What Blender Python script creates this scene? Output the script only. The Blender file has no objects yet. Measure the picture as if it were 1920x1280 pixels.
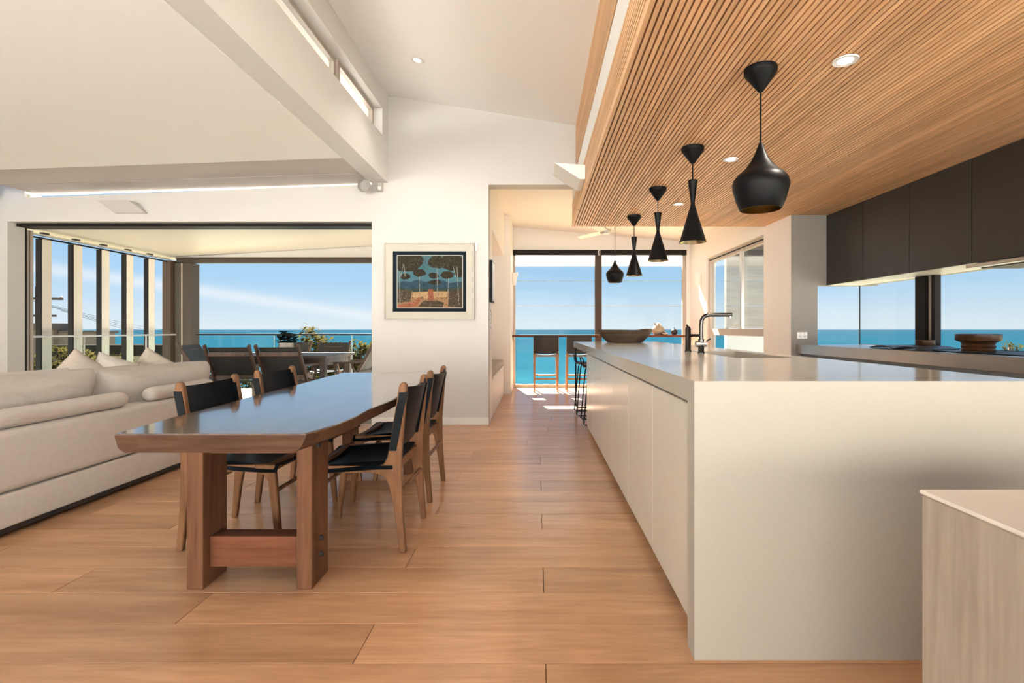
import bpy, bmesh, math, random
from mathutils import Vector, Matrix
random.seed(11)
SC = bpy.context.scene
COL = SC.collection
PI = math.pi
def R(d): return math.radians(d)

# ------------------------------------------------------------------ camera
cam = bpy.data.cameras.new('camera'); cam_o = bpy.data.objects.new('camera', cam); COL.objects.link(cam_o)
cam.sensor_width = 36.0; cam.lens = 18.0
cam.shift_x = -46/1920; cam.shift_y = -22.5/1920
cam.clip_start = 0.05; cam.clip_end = 200000
cam_o.location = (0, 0, 1.09); cam_o.rotation_euler = (R(90), 0, 0)
SC.camera = cam_o

# ------------------------------------------------------------------ exposure and sampling options
SC.view_settings.view_transform = 'Standard'; SC.view_settings.look = 'None'
SC.view_settings.gamma = 1.0; SC.view_settings.use_curve_mapping = False
SC.view_settings.exposure = 2.1
SC.cycles.use_denoising = True
SC.cycles.max_bounces = 10; SC.cycles.diffuse_bounces = 6; SC.cycles.glossy_bounces = 5
SC.cycles.transparent_max_bounces = 16
SC.cycles.sample_clamp_indirect = 6.0
SC.cycles.caustics_reflective = False; SC.cycles.caustics_refractive = False

# ------------------------------------------------------------------ sky
W = bpy.data.worlds.new('sky'); SC.world = W; W.use_nodes = True
nt = W.node_tree; N = nt.nodes; L = nt.links; N.clear()
def wn(t, **k):
    n = N.new(t)
    for a, b in k.items(): setattr(n, a, b)
    return n
tc = wn('ShaderNodeTexCoord'); sep = wn('ShaderNodeSeparateXYZ'); L.new(tc.outputs['Generated'], sep.inputs[0])
ramp = wn('ShaderNodeValToRGB'); L.new(sep.outputs['Z'], ramp.inputs[0])
els = ramp.color_ramp.elements
els[0].position = 0.0; els[0].color = (.74, .84, .89, 1)
els[1].position = 1.0; els[1].color = (.24, .46, .80, 1)
for p, c in ((.035, (.62, .78, .90, 1)), (.085, (.43, .67, .90, 1)), (.16, (.36, .62, .90, 1)), (.45, (.30, .54, .86, 1))):
    e = els.new(p); e.color = c
def wmath(op, a, b=None, c=None):
    n = wn('ShaderNodeMath', operation=op)
    for i, v in enumerate((a, b, c)):
        if v is None: continue
        if isinstance(v, (int, float)): n.inputs[i].default_value = v
        else: L.new(v, n.inputs[i])
    return n.outputs[0]
t1 = wmath('MULTIPLY_ADD', sep.outputs['X'], .13, sep.outputs['Z'])
t2 = wmath('MULTIPLY', t1, 15.0)
t3 = wmath('MULTIPLY', sep.outputs['X'], 1.3)
cmb = wn('ShaderNodeCombineXYZ'); L.new(t3, cmb.inputs[0]); L.new(t2, cmb.inputs[1]); L.new(sep.outputs['Y'], cmb.inputs[2])
noi = wn('ShaderNodeTexNoise'); noi.inputs['Scale'].default_value = 1.1; noi.inputs['Detail'].default_value = 5
noi.inputs['Roughness'].default_value = .5
L.new(cmb.outputs[0], noi.inputs['Vector'])
cr = wn('ShaderNodeValToRGB'); L.new(noi.outputs[0], cr.inputs[0])
cr.color_ramp.elements[0].position = .50; cr.color_ramp.elements[0].color = (0, 0, 0, 1)
cr.color_ramp.elements[1].position = .68; cr.color_ramp.elements[1].color = (.75, .75, .75, 1)
tb_ = wmath('MULTIPLY_ADD', sep.outputs['X'], .164, sep.outputs['Z'])
tb_ = wmath('DIVIDE', wmath('ADD', tb_, .027), .0105)
bd = wmath('POWER', 2.718, wmath('MULTIPLY', wmath('MULTIPLY', tb_, tb_), -1.0))
bd = wmath('MULTIPLY', bd, wmath('MULTIPLY_ADD', noi.outputs[0], 1.2, .10))
msk = wmath('MAXIMUM', wmath('MULTIPLY', cr.outputs[0], .18), bd)
mx = wn('ShaderNodeMixRGB'); L.new(msk, mx.inputs[0]); L.new(ramp.outputs[0], mx.inputs[1]); mx.inputs[2].default_value = (.86, .91, .95, 1)
bg = wn('ShaderNodeBackground'); L.new(mx.outputs[0], bg.inputs[0]); bg.inputs[1].default_value = 0.24
wo = wn('ShaderNodeOutputWorld'); L.new(bg.outputs[0], wo.inputs[0])

# ------------------------------------------------------------------ sun (over the sea, in front and a little to the left)
sun = bpy.data.lights.new('sun', 'SUN'); sun.energy = 15.0; sun.angle = R(.6); sun.color = (1, .94, .85)
sun_o = bpy.data.objects.new('sun', sun); COL.objects.link(sun_o)
sun_o.location = (-3, 14, 20)
sun_o.rotation_euler = Vector((.15, -.72, -.68)).to_track_quat('-Z', 'Y').to_euler()

DOWNLIGHT_W = 11
WARM = (1.0, .90, .78)

# ------------------------------------------------------------------ materials
def nodes(name):
    m = bpy.data.materials.new(name); m.use_nodes = True
    t = m.node_tree; t.nodes.clear()
    out = t.nodes.new('ShaderNodeOutputMaterial'); b = t.nodes.new('ShaderNodeBsdfPrincipled')
    t.links.new(b.outputs[0], out.inputs[0])
    return m, t, b
def setp(b, c=None, rough=.5, metal=0, coat=0, spec=.5):
    if c: b.inputs['Base Color'].default_value = (*c, 1)
    b.inputs['Roughness'].default_value = rough; b.inputs['Metallic'].default_value = metal
    b.inputs['Coat Weight'].default_value = coat; b.inputs['Coat Roughness'].default_value = .06
    b.inputs['Specular IOR Level'].default_value = spec
def coords(t, scale, rand=True):
    tc = t.nodes.new('ShaderNodeTexCoord'); mp = t.nodes.new('ShaderNodeMapping')
    mp.inputs['Scale'].default_value = scale
    if rand:
        oi = t.nodes.new('ShaderNodeObjectInfo'); mu = t.nodes.new('ShaderNodeMath'); mu.operation = 'MULTIPLY'; mu.inputs[1].default_value = 57.0
        t.links.new(oi.outputs['Random'], mu.inputs[0])
        cb = t.nodes.new('ShaderNodeCombineXYZ')
        for i in range(3): t.links.new(mu.outputs[0], cb.inputs[i])
        ad = t.nodes.new('ShaderNodeVectorMath'); ad.operation = 'ADD'
        t.links.new(tc.outputs['Object'], mp.inputs[0]); t.links.new(mp.outputs[0], ad.inputs[0]); t.links.new(cb.outputs[0], ad.inputs[1])
        return ad.outputs[0]
    t.links.new(tc.outputs['Object'], mp.inputs[0])
    return mp.outputs[0]
def bump(t, b, h, strength, dist=.002):
    bp = t.nodes.new('ShaderNodeBump'); bp.inputs['Strength'].default_value = strength; bp.inputs['Distance'].default_value = dist
    t.links.new(h, bp.inputs['Height']); t.links.new(bp.outputs[0], b.inputs['Normal'])
def mat(name, c, rough=.5, metal=0, coat=0, spec=.5, var=.04, scale=6.0, bmp=0, bscale=None):
    m, t, b = nodes(name); setp(b, c, rough, metal, coat, spec)
    v = coords(t, (scale, scale, scale))
    n = t.nodes.new('ShaderNodeTexNoise'); n.inputs['Scale'].default_value = 1.0; n.inputs['Detail'].default_value = 4
    t.links.new(v, n.inputs['Vector'])
    mixn = t.nodes.new('ShaderNodeMixRGB')
    mixn.inputs[1].default_value = (*[x*(1-var) for x in c], 1); mixn.inputs[2].default_value = (*[min(1, x*(1+var)) for x in c], 1)
    t.links.new(n.outputs[0], mixn.inputs[0]); t.links.new(mixn.outputs[0], b.inputs['Base Color'])
    if bmp:
        n2 = t.nodes.new('ShaderNodeTexNoise'); n2.inputs['Scale'].default_value = bscale or 300; n2.inputs['Detail'].default_value = 3
        t.links.new(v, n2.inputs['Vector']); bump(t, b, n2.outputs[0], bmp)
    return m
def wood(name, dark, light, stretch, rough=.4, coat=0, objvar=.12, grain=1.0, knots=False, spec=.5, crough=.06):
    m, t, b = nodes(name); setp(b, light, rough, 0, coat, spec); b.inputs['Coat Roughness'].default_value = crough
    v = coords(t, stretch)
    n1 = t.nodes.new('ShaderNodeTexNoise'); n1.inputs['Scale'].default_value = 1.0; n1.inputs['Detail'].default_value = 7; n1.inputs['Roughness'].default_value = .62
    n1.inputs['Distortion'].default_value = .6
    n2 = t.nodes.new('ShaderNodeTexNoise'); n2.inputs['Scale'].default_value = 6.0*grain; n2.inputs['Detail'].default_value = 4
    t.links.new(v, n1.inputs['Vector']); t.links.new(v, n2.inputs['Vector'])
    ad = t.nodes.new('ShaderNodeMath'); ad.operation = 'MULTIPLY_ADD'; ad.inputs[1].default_value = .35
    t.links.new(n2.outputs[0], ad.inputs[0]); t.links.new(n1.outputs[0], ad.inputs[2])
    rp = t.nodes.new('ShaderNodeValToRGB'); t.links.new(ad.outputs[0], rp.inputs[0])
    rp.color_ramp.elements[0].position = .42; rp.color_ramp.elements[0].color = (*dark, 1)
    rp.color_ramp.elements[1].position = .86; rp.color_ramp.elements[1].color = (*light, 1)
    col = rp.outputs[0]
    if knots:
        tc = t.nodes.new('ShaderNodeTexCoord'); ge = t.nodes.new('ShaderNodeNewGeometry')
        mp = t.nodes.new('ShaderNodeMapping'); mp.inputs['Scale'].default_value = (1.6, 4.4, 1); t.links.new(ge.outputs['Position'], mp.inputs[0])
        vo = t.nodes.new('ShaderNodeTexVoronoi'); vo.inputs['Scale'].default_value = 1.0; t.links.new(mp.outputs[0], vo.inputs['Vector'])
        kr = t.nodes.new('ShaderNodeValToRGB'); t.links.new(vo.outputs['Distance'], kr.inputs[0])
        kr.color_ramp.elements[0].position = .02; kr.color_ramp.elements[0].color = (.55, .5, .45, 1)
        kr.color_ramp.elements[1].position = .13; kr.color_ramp.elements[1].color = (1, 1, 1, 1)
        ml = t.nodes.new('ShaderNodeMixRGB'); ml.blend_type = 'MULTIPLY'; ml.inputs[0].default_value = .6
        t.links.new(col, ml.inputs[1]); t.links.new(kr.outputs[0], ml.inputs[2]); col = ml.outputs[0]
    oi = t.nodes.new('ShaderNodeObjectInfo'); hs = t.nodes.new('ShaderNodeHueSaturation')
    mr = t.nodes.new('ShaderNodeMapRange'); mr.inputs['To Min'].default_value = 1-objvar; mr.inputs['To Max'].default_value = 1+objvar
    t.links.new(oi.outputs['Random'], mr.inputs['Value']); t.links.new(mr.outputs[0], hs.inputs['Value'])
    t.links.new(col, hs.inputs['Color']); t.links.new(hs.outputs[0], b.inputs['Base Color'])
    bump(t, b, ad.outputs[0], .10, .002)
    return m
def glass(name, tint=(.97, .98, .98), ior=1.45, rough=0.0):
    m = bpy.data.materials.new(name); m.use_nodes = True; t = m.node_tree; t.nodes.clear()
    out = t.nodes.new('ShaderNodeOutputMaterial'); tr = t.nodes.new('ShaderNodeBsdfTransparent'); gl = t.nodes.new('ShaderNodeBsdfGlossy')
    mxs = t.nodes.new('ShaderNodeMixShader'); tr.inputs[0].default_value = (*tint, 1); gl.inputs['Roughness'].default_value = rough
    ge = t.nodes.new('ShaderNodeNewGeometry'); dt = t.nodes.new('ShaderNodeVectorMath'); dt.operation = 'DOT_PRODUCT'
    t.links.new(ge.outputs['Incoming'], dt.inputs[0]); t.links.new(ge.outputs['Normal'], dt.inputs[1])
    def mth(op, x, y):
        n = t.nodes.new('ShaderNodeMath'); n.operation = op
        for i, v in enumerate((x, y)):
            if v is None: continue
            if isinstance(v, float): n.inputs[i].default_value = v
            else: t.links.new(v, n.inputs[i])
        return n.outputs[0]
    ml = mth('MULTIPLY', mth('POWER', mth('SUBTRACT', 1.0, mth('ABSOLUTE', dt.outputs['Value'], None)), 5.0), .7)
    ml = mth('ADD', ml, .003)
    t.links.new(ml, mxs.inputs[0]); t.links.new(tr.outputs[0], mxs.inputs[1]); t.links.new(gl.outputs[0], mxs.inputs[2])
    t.links.new(mxs.outputs[0], out.inputs[0])
    return m
def emit(name, c, s):
    m = bpy.data.materials.new(name); m.use_nodes = True; t = m.node_tree; t.nodes.clear()
    out = t.nodes.new('ShaderNodeOutputMaterial'); e = t.nodes.new('ShaderNodeEmission')
    e.inputs[0].default_value = (*c, 1); e.inputs[1].default_value = s; t.links.new(e.outputs[0], out.inputs[0])
    return m
M = {}
M['wall'] = mat('wall_paint', (.565, .55, .53), .55, var=.01)
M['ceil'] = mat('ceiling_paint', (.90, .90, .885), .6, var=.01)
M['beam'] = mat('beam_paint', (.71, .70, .68), .45, var=.01)
M['sunroom'] = mat('sunroom_paint', (.82, .80, .78), .5, var=.01)
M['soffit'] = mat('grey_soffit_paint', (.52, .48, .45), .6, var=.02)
M['greywall'] = mat('grey_wall_paint', (.24, .22, .20), .5, var=.02)
M['plank'] = wood('oak_plank', (.40, .205, .10), (.66, .38, .205), (.9, 9, 9), .28, .14, .11, knots=True, crough=.16, spec=.4)
M['subfloor'] = mat('subfloor', (.20, .11, .06), .6)
M['batten'] = wood('cedar_batten', (.58, .31, .14), (.86, .55, .30), (14, .55, 14), .45, 0, .13)
M['batten_back'] = mat('batten_backing', (.12, .06, .03), .7)
M['table'] = wood('polished_slab', (.045, .020, .011), (.11, .058, .034), (9, 1.0, 9), .15, .5, .02)
M['slabedge'] = wood('slab_live_edge', (.045, .020, .011), (.12, .062, .036), (1.2, 9, 12), .5, 0, .02, spec=.06)
M['tableleg'] = wood('jarrah_post', (.065, .029, .015), (.17, .078, .041), (14, 14, 1.0), .4, .0, .06, spec=.07)
M['tablebeam'] = wood('jarrah_beam', (.095, .035, .018), (.18, .070, .036), (1.2, 14, 14), .4, .0, .06, spec=.07)
M['chairwood'] = wood('teak_chair', (.105, .048, .023), (.24, .12, .06), (12, 12, 1.5), .4, .0, .06, spec=.08)
M['leather'] = mat('black_leather', (.004, .006, .008), .42, spec=.09, var=.3, scale=9, bmp=.12, bscale=60)
M['stoolleather'] = mat('dark_stool_leather', (.018, .017, .017), .45, var=.1)
M['stoolwood'] = wood('oak_stool', (.24, .125, .055), (.36, .205, .11), (12, 12, 1.5), .4)
M['linen'] = mat('sofa_linen', (.54, .505, .465), .85, spec=.2, var=.07, scale=30, bmp=.25, bscale=40)
M['linen2'] = mat('cushion_linen', (.54, .50, .455), .85, spec=.2, var=.06, scale=25, bmp=.25, bscale=40)
M['linen3'] = mat('throw_linen', (.50, .44, .38), .85, spec=.2, var=.06, scale=25, bmp=.25, bscale=40)
for key in ('linen2', 'linen3'):
    t_ = M[key].node_tree; b_ = next(n for n in t_.nodes if n.type == 'BSDF_PRINCIPLED'); bp0 = next(n for n in t_.nodes if n.type == 'BUMP')
    v_ = coords(t_, (5, 2.2, 7)); n_ = t_.nodes.new('ShaderNodeTexNoise'); n_.inputs['Scale'].default_value = 1.3; n_.inputs['Detail'].default_value = 2; n_.inputs['Distortion'].default_value = 1.2
    t_.links.new(v_, n_.inputs['Vector']); b2 = t_.nodes.new('ShaderNodeBump'); b2.inputs['Strength'].default_value = .55; b2.inputs['Distance'].default_value = .03
    t_.links.new(n_.outputs[0], b2.inputs['Height']); t_.links.new(b2.outputs[0], bp0.inputs['Normal'])
M['dark'] = mat('dark_plinth', (.02, .02, .02), .6)
M['stone'] = mat('island_stone', (.41, .375, .31), .16, spec=.6, var=.03, scale=60)
M['stonepanel'] = mat('island_stone_panel', (.41, .375, .315), .5, spec=.15, var=.03, scale=60)
M['door'] = mat('island_lacquer', (.62, .58, .50), .24, spec=.5, var=.01)
M['cabinet'] = mat('dark_cabinet', (.028, .025, .022), .38, spec=.4, var=.05)
M['basecab'] = mat('grey_base_cabinet', (.22, .21, .20), .35, var=.03)
M['steel'] = mat('brushed_steel', (.52, .50, .48), .28, .9, var=.05)
M['chrome'] = mat('gunmetal_chrome', (.075, .07, .066), .2, 1.0)
M['black'] = mat('black_metal', (.005, .005, .0055), .42, 0, spec=.12)
M['brass'] = mat('hammered_brass', (.62, .50, .30), .25, 1.0, var=.2, scale=60)
M['bronze'] = mat('bronze_aluminium', (.07, .048, .035), .45, 0, spec=.15)
M['taupe'] = mat('taupe_aluminium', (.46, .40, .34), .42, .1)
M['silver'] = mat('silver_aluminium', (.60, .58, .55), .35, .5)
M['darkframe'] = mat('charcoal_frame', (.014, .012, .011), .5, spec=.12)
M['fin'] = mat('cream_louvre', (.74, .70, .64), .5)
M['postm'] = mat('steel_post_paint', (.075, .064, .055), .45, spec=.15)
M['white'] = mat('white_plastic', (.80, .79, .77), .4)
M['grey'] = mat('grey_plastic', (.34, .33, .31), .45)
M['glass'] = glass('clear_glass'); M['glassrail'] = glass('balustrade_glass', (.93, .965, .96))
M['glasstint'] = glass('lower_glass', (.93, .97, .98))
M['glassedge'] = mat('glass_edge', (.42, .50, .48), .2)
M['bulb'] = emit('lamp_glow', (1, .93, .8), 4.0)
M['marble'] = wood('marble_block', (.26, .205, .155), (.47, .40, .325), (9, 9, .7), .42, 0, .02)
M['marbletop'] = mat('marble_top', (.74, .68, .60), .3, var=.06, scale=12)
M['deckfloor'] = mat('deck_paving', (.34, .30, .25), .6, var=.06)
M['teakdark'] = wood('dark_outdoor_timber', (.045, .025, .016), (.12, .07, .045), (14, 14, 1.5), .5, 0, .08)
M['mesh'] = mat('dark_sling_mesh', (.035, .036, .034), .6, var=.1, scale=80)
M['bounceground'] = mat('pale_bounce_ground', (.85, .85, .83), .7, var=.06)  # for the unseen ground added as bounce fill
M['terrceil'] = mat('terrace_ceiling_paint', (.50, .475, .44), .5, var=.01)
M['wire'] = mat('wire_black', (.008, .008, .008), .9, spec=0)
M['bouncewall'] = mat('bounce_wall_render', (.58, .58, .57), .8)  # for the unseen wall added as bounce fill
M['decktable'] = wood('weathered_table', (.055, .042, .033), (.12, .098, .08), (1.2, 12, 12), .5, 0, .05)
M['pot'] = mat('stone_pot', (.60, .56, .50), .6)
M['leafdark'] = mat('dark_leaf', (.006, .010, .005), .6, spec=.1, var=.3)
M['leaf'] = mat('olive_leaf', (.042, .034, .010), .7, spec=.1, var=.35, scale=4)
M['leaf2'] = mat('sage_leaf', (.029, .028, .010), .7, spec=.1, var=.35, scale=4)
for key, c_ in (('leaf', (.026, .021, .0065)), ('leaf2', (.018, .018, .0065))):
    t_ = M[key].node_tree; b_ = next(n for n in t_.nodes if n.type == 'BSDF_PRINCIPLED'); o_ = next(n for n in t_.nodes if n.type == 'OUTPUT_MATERIAL')
    mixn_ = next(n for n in t_.nodes if n.type == 'MIX_RGB')
    mixn_.inputs[1].default_value = (*[q*.6 for q in c_], 1); mixn_.inputs[2].default_value = (*[q*1.5 for q in c_], 1); b_.inputs['Specular IOR Level'].default_value = 0
    tr_ = t_.nodes.new('ShaderNodeBsdfTranslucent'); ad_ = t_.nodes.new('ShaderNodeAddShader'); t_.links.new(mixn_.outputs[0], tr_.inputs[0])
    t_.links.new(b_.outputs[0], ad_.inputs[0]); t_.links.new(tr_.outputs[0], ad_.inputs[1]); t_.links.new(ad_.outputs[0], o_.inputs[0])
M['bark'] = mat('bark', (.16, .11, .08), .8, var=.2)
M['bldbrown'] = mat('brown_render', (.15, .125, .105), .8)
M['bldgrey'] = mat('pale_render', (.30, .28, .255), .8)
M['bldroof'] = mat('roof_capping', (.07, .058, .05), .7)
M['bldroofpale'] = mat('pale_roof', (.026, .024, .022), .8, spec=0)
M['pane'] = mat('dark_pane', (.05, .06, .07), .1)
M['pole'] = mat('pole_timber', (.05, .042, .036), .9, spec=.1)
M['land'] = mat('coastal_grass', (.17, .15, .09), .9, var=.3, scale=1)
M['bowl'] = wood('carved_bowl', (.035, .023, .016), (.11, .075, .05), (3, 12, 12), .5, 0, .05)
M['tortoise'] = mat('tortoiseshell', (.05, .022, .009), .3, var=.95, scale=26, spec=.2)
M['shell'] = mat('shell_white', (.42, .34, .26), .5, var=.12, scale=30)
M['clad'] = wood('exterior_cladding', (.24, .21, .17), (.36, .33, .28), (.6, 4, 9), .35, 0, .04)
M['framew'] = mat('picture_frame', (.47, .45, .39), .5, var=.05)
M['navy'] = mat('navy_mount', (.012, .019, .025), .8, spec=.05)
M['cushion'] = mat('seat_cushion_fabric', (.42, .38, .34), .85)
M['book'] = mat('dark_paper', (.022, .024, .03), .35)

# ------------------------------------------------------------------ mesh builder
class MB:
    def __init__(s): s.v = []; s.f = []
    def add(s, vs, fs):
        o = len(s.v); s.v += [tuple(x) for x in vs]; s.f += [tuple(i+o for i in f) for f in fs]; return s
    def hexa(s, p):
        return s.add(p, [(0,3,2,1),(4,5,6,7),(0,1,5,4),(1,2,6,5),(2,3,7,6),(3,0,4,7)])
    def box(s, x0, x1, y0, y1, z0, z1, c=0):
        if c <= 0:
            return s.hexa([(x0,y0,z0),(x1,y0,z0),(x1,y1,z0),(x0,y1,z0),(x0,y0,z1),(x1,y0,z1),(x1,y1,z1),(x0,y1,z1)])
        bm = bmesh.new(); bmesh.ops.create_cube(bm, size=1.0)
        for v in bm.verts:
            v.co = Vector(((x0+x1)/2+v.co.x*(x1-x0), (y0+y1)/2+v.co.y*(y1-y0), (z0+z1)/2+v.co.z*(z1-z0)))
        bmesh.ops.bevel(bm, geom=list(bm.edges), offset=c, segments=1 if c < .004 else 3, profile=.5, affect='EDGES')
        bm.verts.index_update()
        s.add([v.co[:] for v in bm.verts], [[v.index for v in f.verts] for f in bm.faces]); bm.free(); return s
    def prism(s, pts, axis, a0, a1):
        n = len(pts)
        def P(u, w, a): return (a,u,w) if axis == 'x' else (u,a,w) if axis == 'y' else (u,w,a)
        return s.add([P(u,w,a0) for u,w in pts]+[P(u,w,a1) for u,w in pts],
                     [tuple(range(n-1,-1,-1)), tuple(range(n,2*n))]+[(i,(i+1)%n,n+(i+1)%n,n+i) for i in range(n)])
    def loft(s, secs, cap=True, closed=False):
        n = len(secs[0]); m = len(secs); o = [p for q in secs for p in q]; f = []
        for k in range(m if closed else m-1):
            a = k*n; b = ((k+1)%m)*n
            f += [(a+i, a+(i+1)%n, b+(i+1)%n, b+i) for i in range(n)]
        if cap and not closed: f += [tuple(range(n-1,-1,-1)), tuple(range((m-1)*n, m*n))]
        return s.add(o, f)
    def tube(s, path, r, n=8, closed=False):
        P = [Vector(p) for p in path]; m = len(P); secs = []; up = None
        for i, p in enumerate(P):
            if closed: d = P[(i+1)%m]-P[i-1]
            else: d = P[min(i+1,m-1)]-P[max(i-1,0)]
            d.normalize()
            if up is None:
                up = Vector((0,0,1)) if abs(d.z) < .9 else Vector((1,0,0))
            a = d.cross(up)
            if a.length < 1e-5: a = d.cross(Vector((0,1,0)))
            a.normalize(); b = d.cross(a).normalized(); up = a.cross(d).normalized()
            rr = r[i] if isinstance(r, (list, tuple)) else r
            secs.append([tuple(p+(a*math.cos(2*PI*k/n)+b*math.sin(2*PI*k/n))*rr) for k in range(n)])
        return s.loft(secs, True, closed)
    def lathe(s, prof, cx=0, cy=0, n=28, cap=False):
        secs = [[(cx+r*math.cos(2*PI*k/n), cy+r*math.sin(2*PI*k/n), z) for k in range(n)] for r, z in prof]
        return s.loft(secs, cap)
    def bar(s, p0, p1, w, h, up=(0,0,1)):
        p0 = Vector(p0); p1 = Vector(p1); d = (p1-p0).normalized(); a = d.cross(Vector(up))
        if a.length < 1e-4: a = d.cross(Vector((1,0,0)))
        a.normalize(); b = a.cross(d).normalized(); a *= w/2; b *= h/2
        return s.hexa([p0-a-b, p0+a-b, p0+a+b, p0-a+b, p1-a-b, p1+a-b, p1+a+b, p1-a+b])
    def sheet(s, fn, nu, nv, th):
        """fn(u,v)->point, 0..1; a solid sheet of thickness th along its own normal"""
        P = [[Vector(fn(i/nu, j/nv)) for j in range(nv+1)] for i in range(nu+1)]
        def nrm(i, j):
            a = P[min(i+1,nu)][j]-P[max(i-1,0)][j]; b = P[i][min(j+1,nv)]-P[i][max(j-1,0)]
            return a.cross(b).normalized()
        top = [tuple(P[i][j]+nrm(i,j)*th/2) for i in range(nu+1) for j in range(nv+1)]
        bot = [tuple(P[i][j]-nrm(i,j)*th/2) for i in range(nu+1) for j in range(nv+1)]
        K = (nu+1)*(nv+1); f = []
        id_ = lambda i, j: i*(nv+1)+j
        for i in range(nu):
            for j in range(nv):
                f.append((id_(i,j), id_(i+1,j), id_(i+1,j+1), id_(i,j+1)))
                f.append((K+id_(i,j), K+id_(i,j+1), K+id_(i+1,j+1), K+id_(i+1,j)))
        for i in range(nu):
            f.append((id_(i,0), K+id_(i,0), K+id_(i+1,0), id_(i+1,0))); f.append((id_(i,nv), id_(i+1,nv), K+id_(i+1,nv), K+id_(i,nv)))
        for j in range(nv):
            f.append((id_(0,j), id_(0,j+1), K+id_(0,j+1), K+id_(0,j))); f.append((id_(nu,j), K+id_(nu,j), K+id_(nu,j+1), id_(nu,j+1)))
        return s.add(top+bot, f)
    def pillow(s, mtx, w, h, t, p=3.0, n=14, puff=.5):
        """soft cushion: w along local x, h along local z, thickness t along local y"""
        vs = []; f = []
        for side in (1, -1):
            for i in range(n+1):
                for j in range(n+1):
                    u = -1+2*i/n; v = -1+2*j/n
                    u = math.sin(u*PI/2); v = math.sin(v*PI/2)
                    e = max(0, (1-abs(u)**p)*(1-abs(v)**p))**puff
                    pin = 1-.045*(1-abs(u)**2)*abs(v)**4-.0
                    pin2 = 1-.045*(1-abs(v)**2)*abs(u)**4
                    vs.append(mtx @ Vector((u*w/2*pin2, side*t/2*e, v*h/2*pin)))
        K = (n+1)**2; id_ = lambda i, j: i*(n+1)+j
        for i in range(n):
            for j in range(n):
                f.append((id_(i,j), id_(i+1,j), id_(i+1,j+1), id_(i,j+1)))
                f.append((K+id_(i,j), K+id_(i,j+1), K+id_(i+1,j+1), K+id_(i+1,j)))
        return s.add(vs, f)
    def build(s, name, m, parent=None, smooth=0, bev=0, weld=False):
        off = Vector((0,0,0))
        if parent is not None:
            q = parent
            while q is not None: off += q.location; q = q.parent
        else:
            xs = [p[0] for p in s.v]; ys = [p[1] for p in s.v]; zs = [p[2] for p in s.v]
            off = Vector(((min(xs)+max(xs))/2, (min(ys)+max(ys))/2, min(zs)))
        me = bpy.data.meshes.new(name)
        me.from_pydata([(p[0]-off.x, p[1]-off.y, p[2]-off.z) for p in s.v], [], s.f)
        bm = bmesh.new(); bm.from_mesh(me)
        if weld: bmesh.ops.remove_doubles(bm, verts=bm.verts, dist=1e-5)
        bmesh.ops.recalc_face_normals(bm, faces=bm.faces); bm.to_mesh(me); bm.free()
        if smooth:
            for p in me.polygons: p.use_smooth = True
            me.set_sharp_from_angle(angle=R(smooth))
        me.materials.append(M[m] if isinstance(m, str) else m)
        o = bpy.data.objects.new(name, me); COL.objects.link(o)
        if parent is not None: o.parent = parent
        else: o.location = off
        if bev:
            b = o.modifiers.new('bevel', 'BEVEL'); b.width = bev; b.segments = 2; b.limit_method = 'ANGLE'; b.angle_limit = R(40)
        return o
def tag(o, label, cat, group=None, kind=None):
    o['label'] = label
    if cat: o['category'] = cat
    if group: o['group'] = group
    if kind: o['kind'] = kind
    return o
def struct(o): o['kind'] = 'structure'; return o
def root(name, loc, label, cat, group=None):
    o = bpy.data.objects.new(name, None); o.empty_display_size = .1; COL.objects.link(o); o.location = loc
    return tag(o, label, cat, group)
def sroot(name, loc):
    o = bpy.data.objects.new(name, None); COL.objects.link(o); o.location = loc; return struct(o)
def kids(o): return [c for c in bpy.data.objects if c.parent == o]
def copy_tree(o, parent=None):
    c = o.copy(); COL.objects.link(c); c.parent = parent
    for k in kids(o): copy_tree(k, c)
    return c
def bx(name, m, parent, *a, c=0): return MB().box(*a, c=c).build(name, m, parent)
def rot(loc, rx=0, ry=0, rz=0):
    return Matrix.Translation(loc) @ Matrix.Rotation(R(rz), 4, 'Z') @ Matrix.Rotation(R(ry), 4, 'Y') @ Matrix.Rotation(R(rx), 4, 'X')
def lerp(a, b, t): return a+(b-a)*t

# ================================================================== THE SETTING
YW = 5.86          # wall with the painting
YE = 9.60          # window wall of the sunroom
XR = 2.87          # right wall
ZT = 2.38          # timber ceiling
def zl(x): return 2.766+.034*(x+1.8)        # raked living-room ceiling
def zh(x): return 3.77-.1635*(x+1.70)       # raked high ceiling
def zs(x): return 3.01-.0815*(x+.46)        # raked sunroom ceiling
def zd(x): return 2.625+.055*(x+3.0)         # raked terrace ceiling

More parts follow.
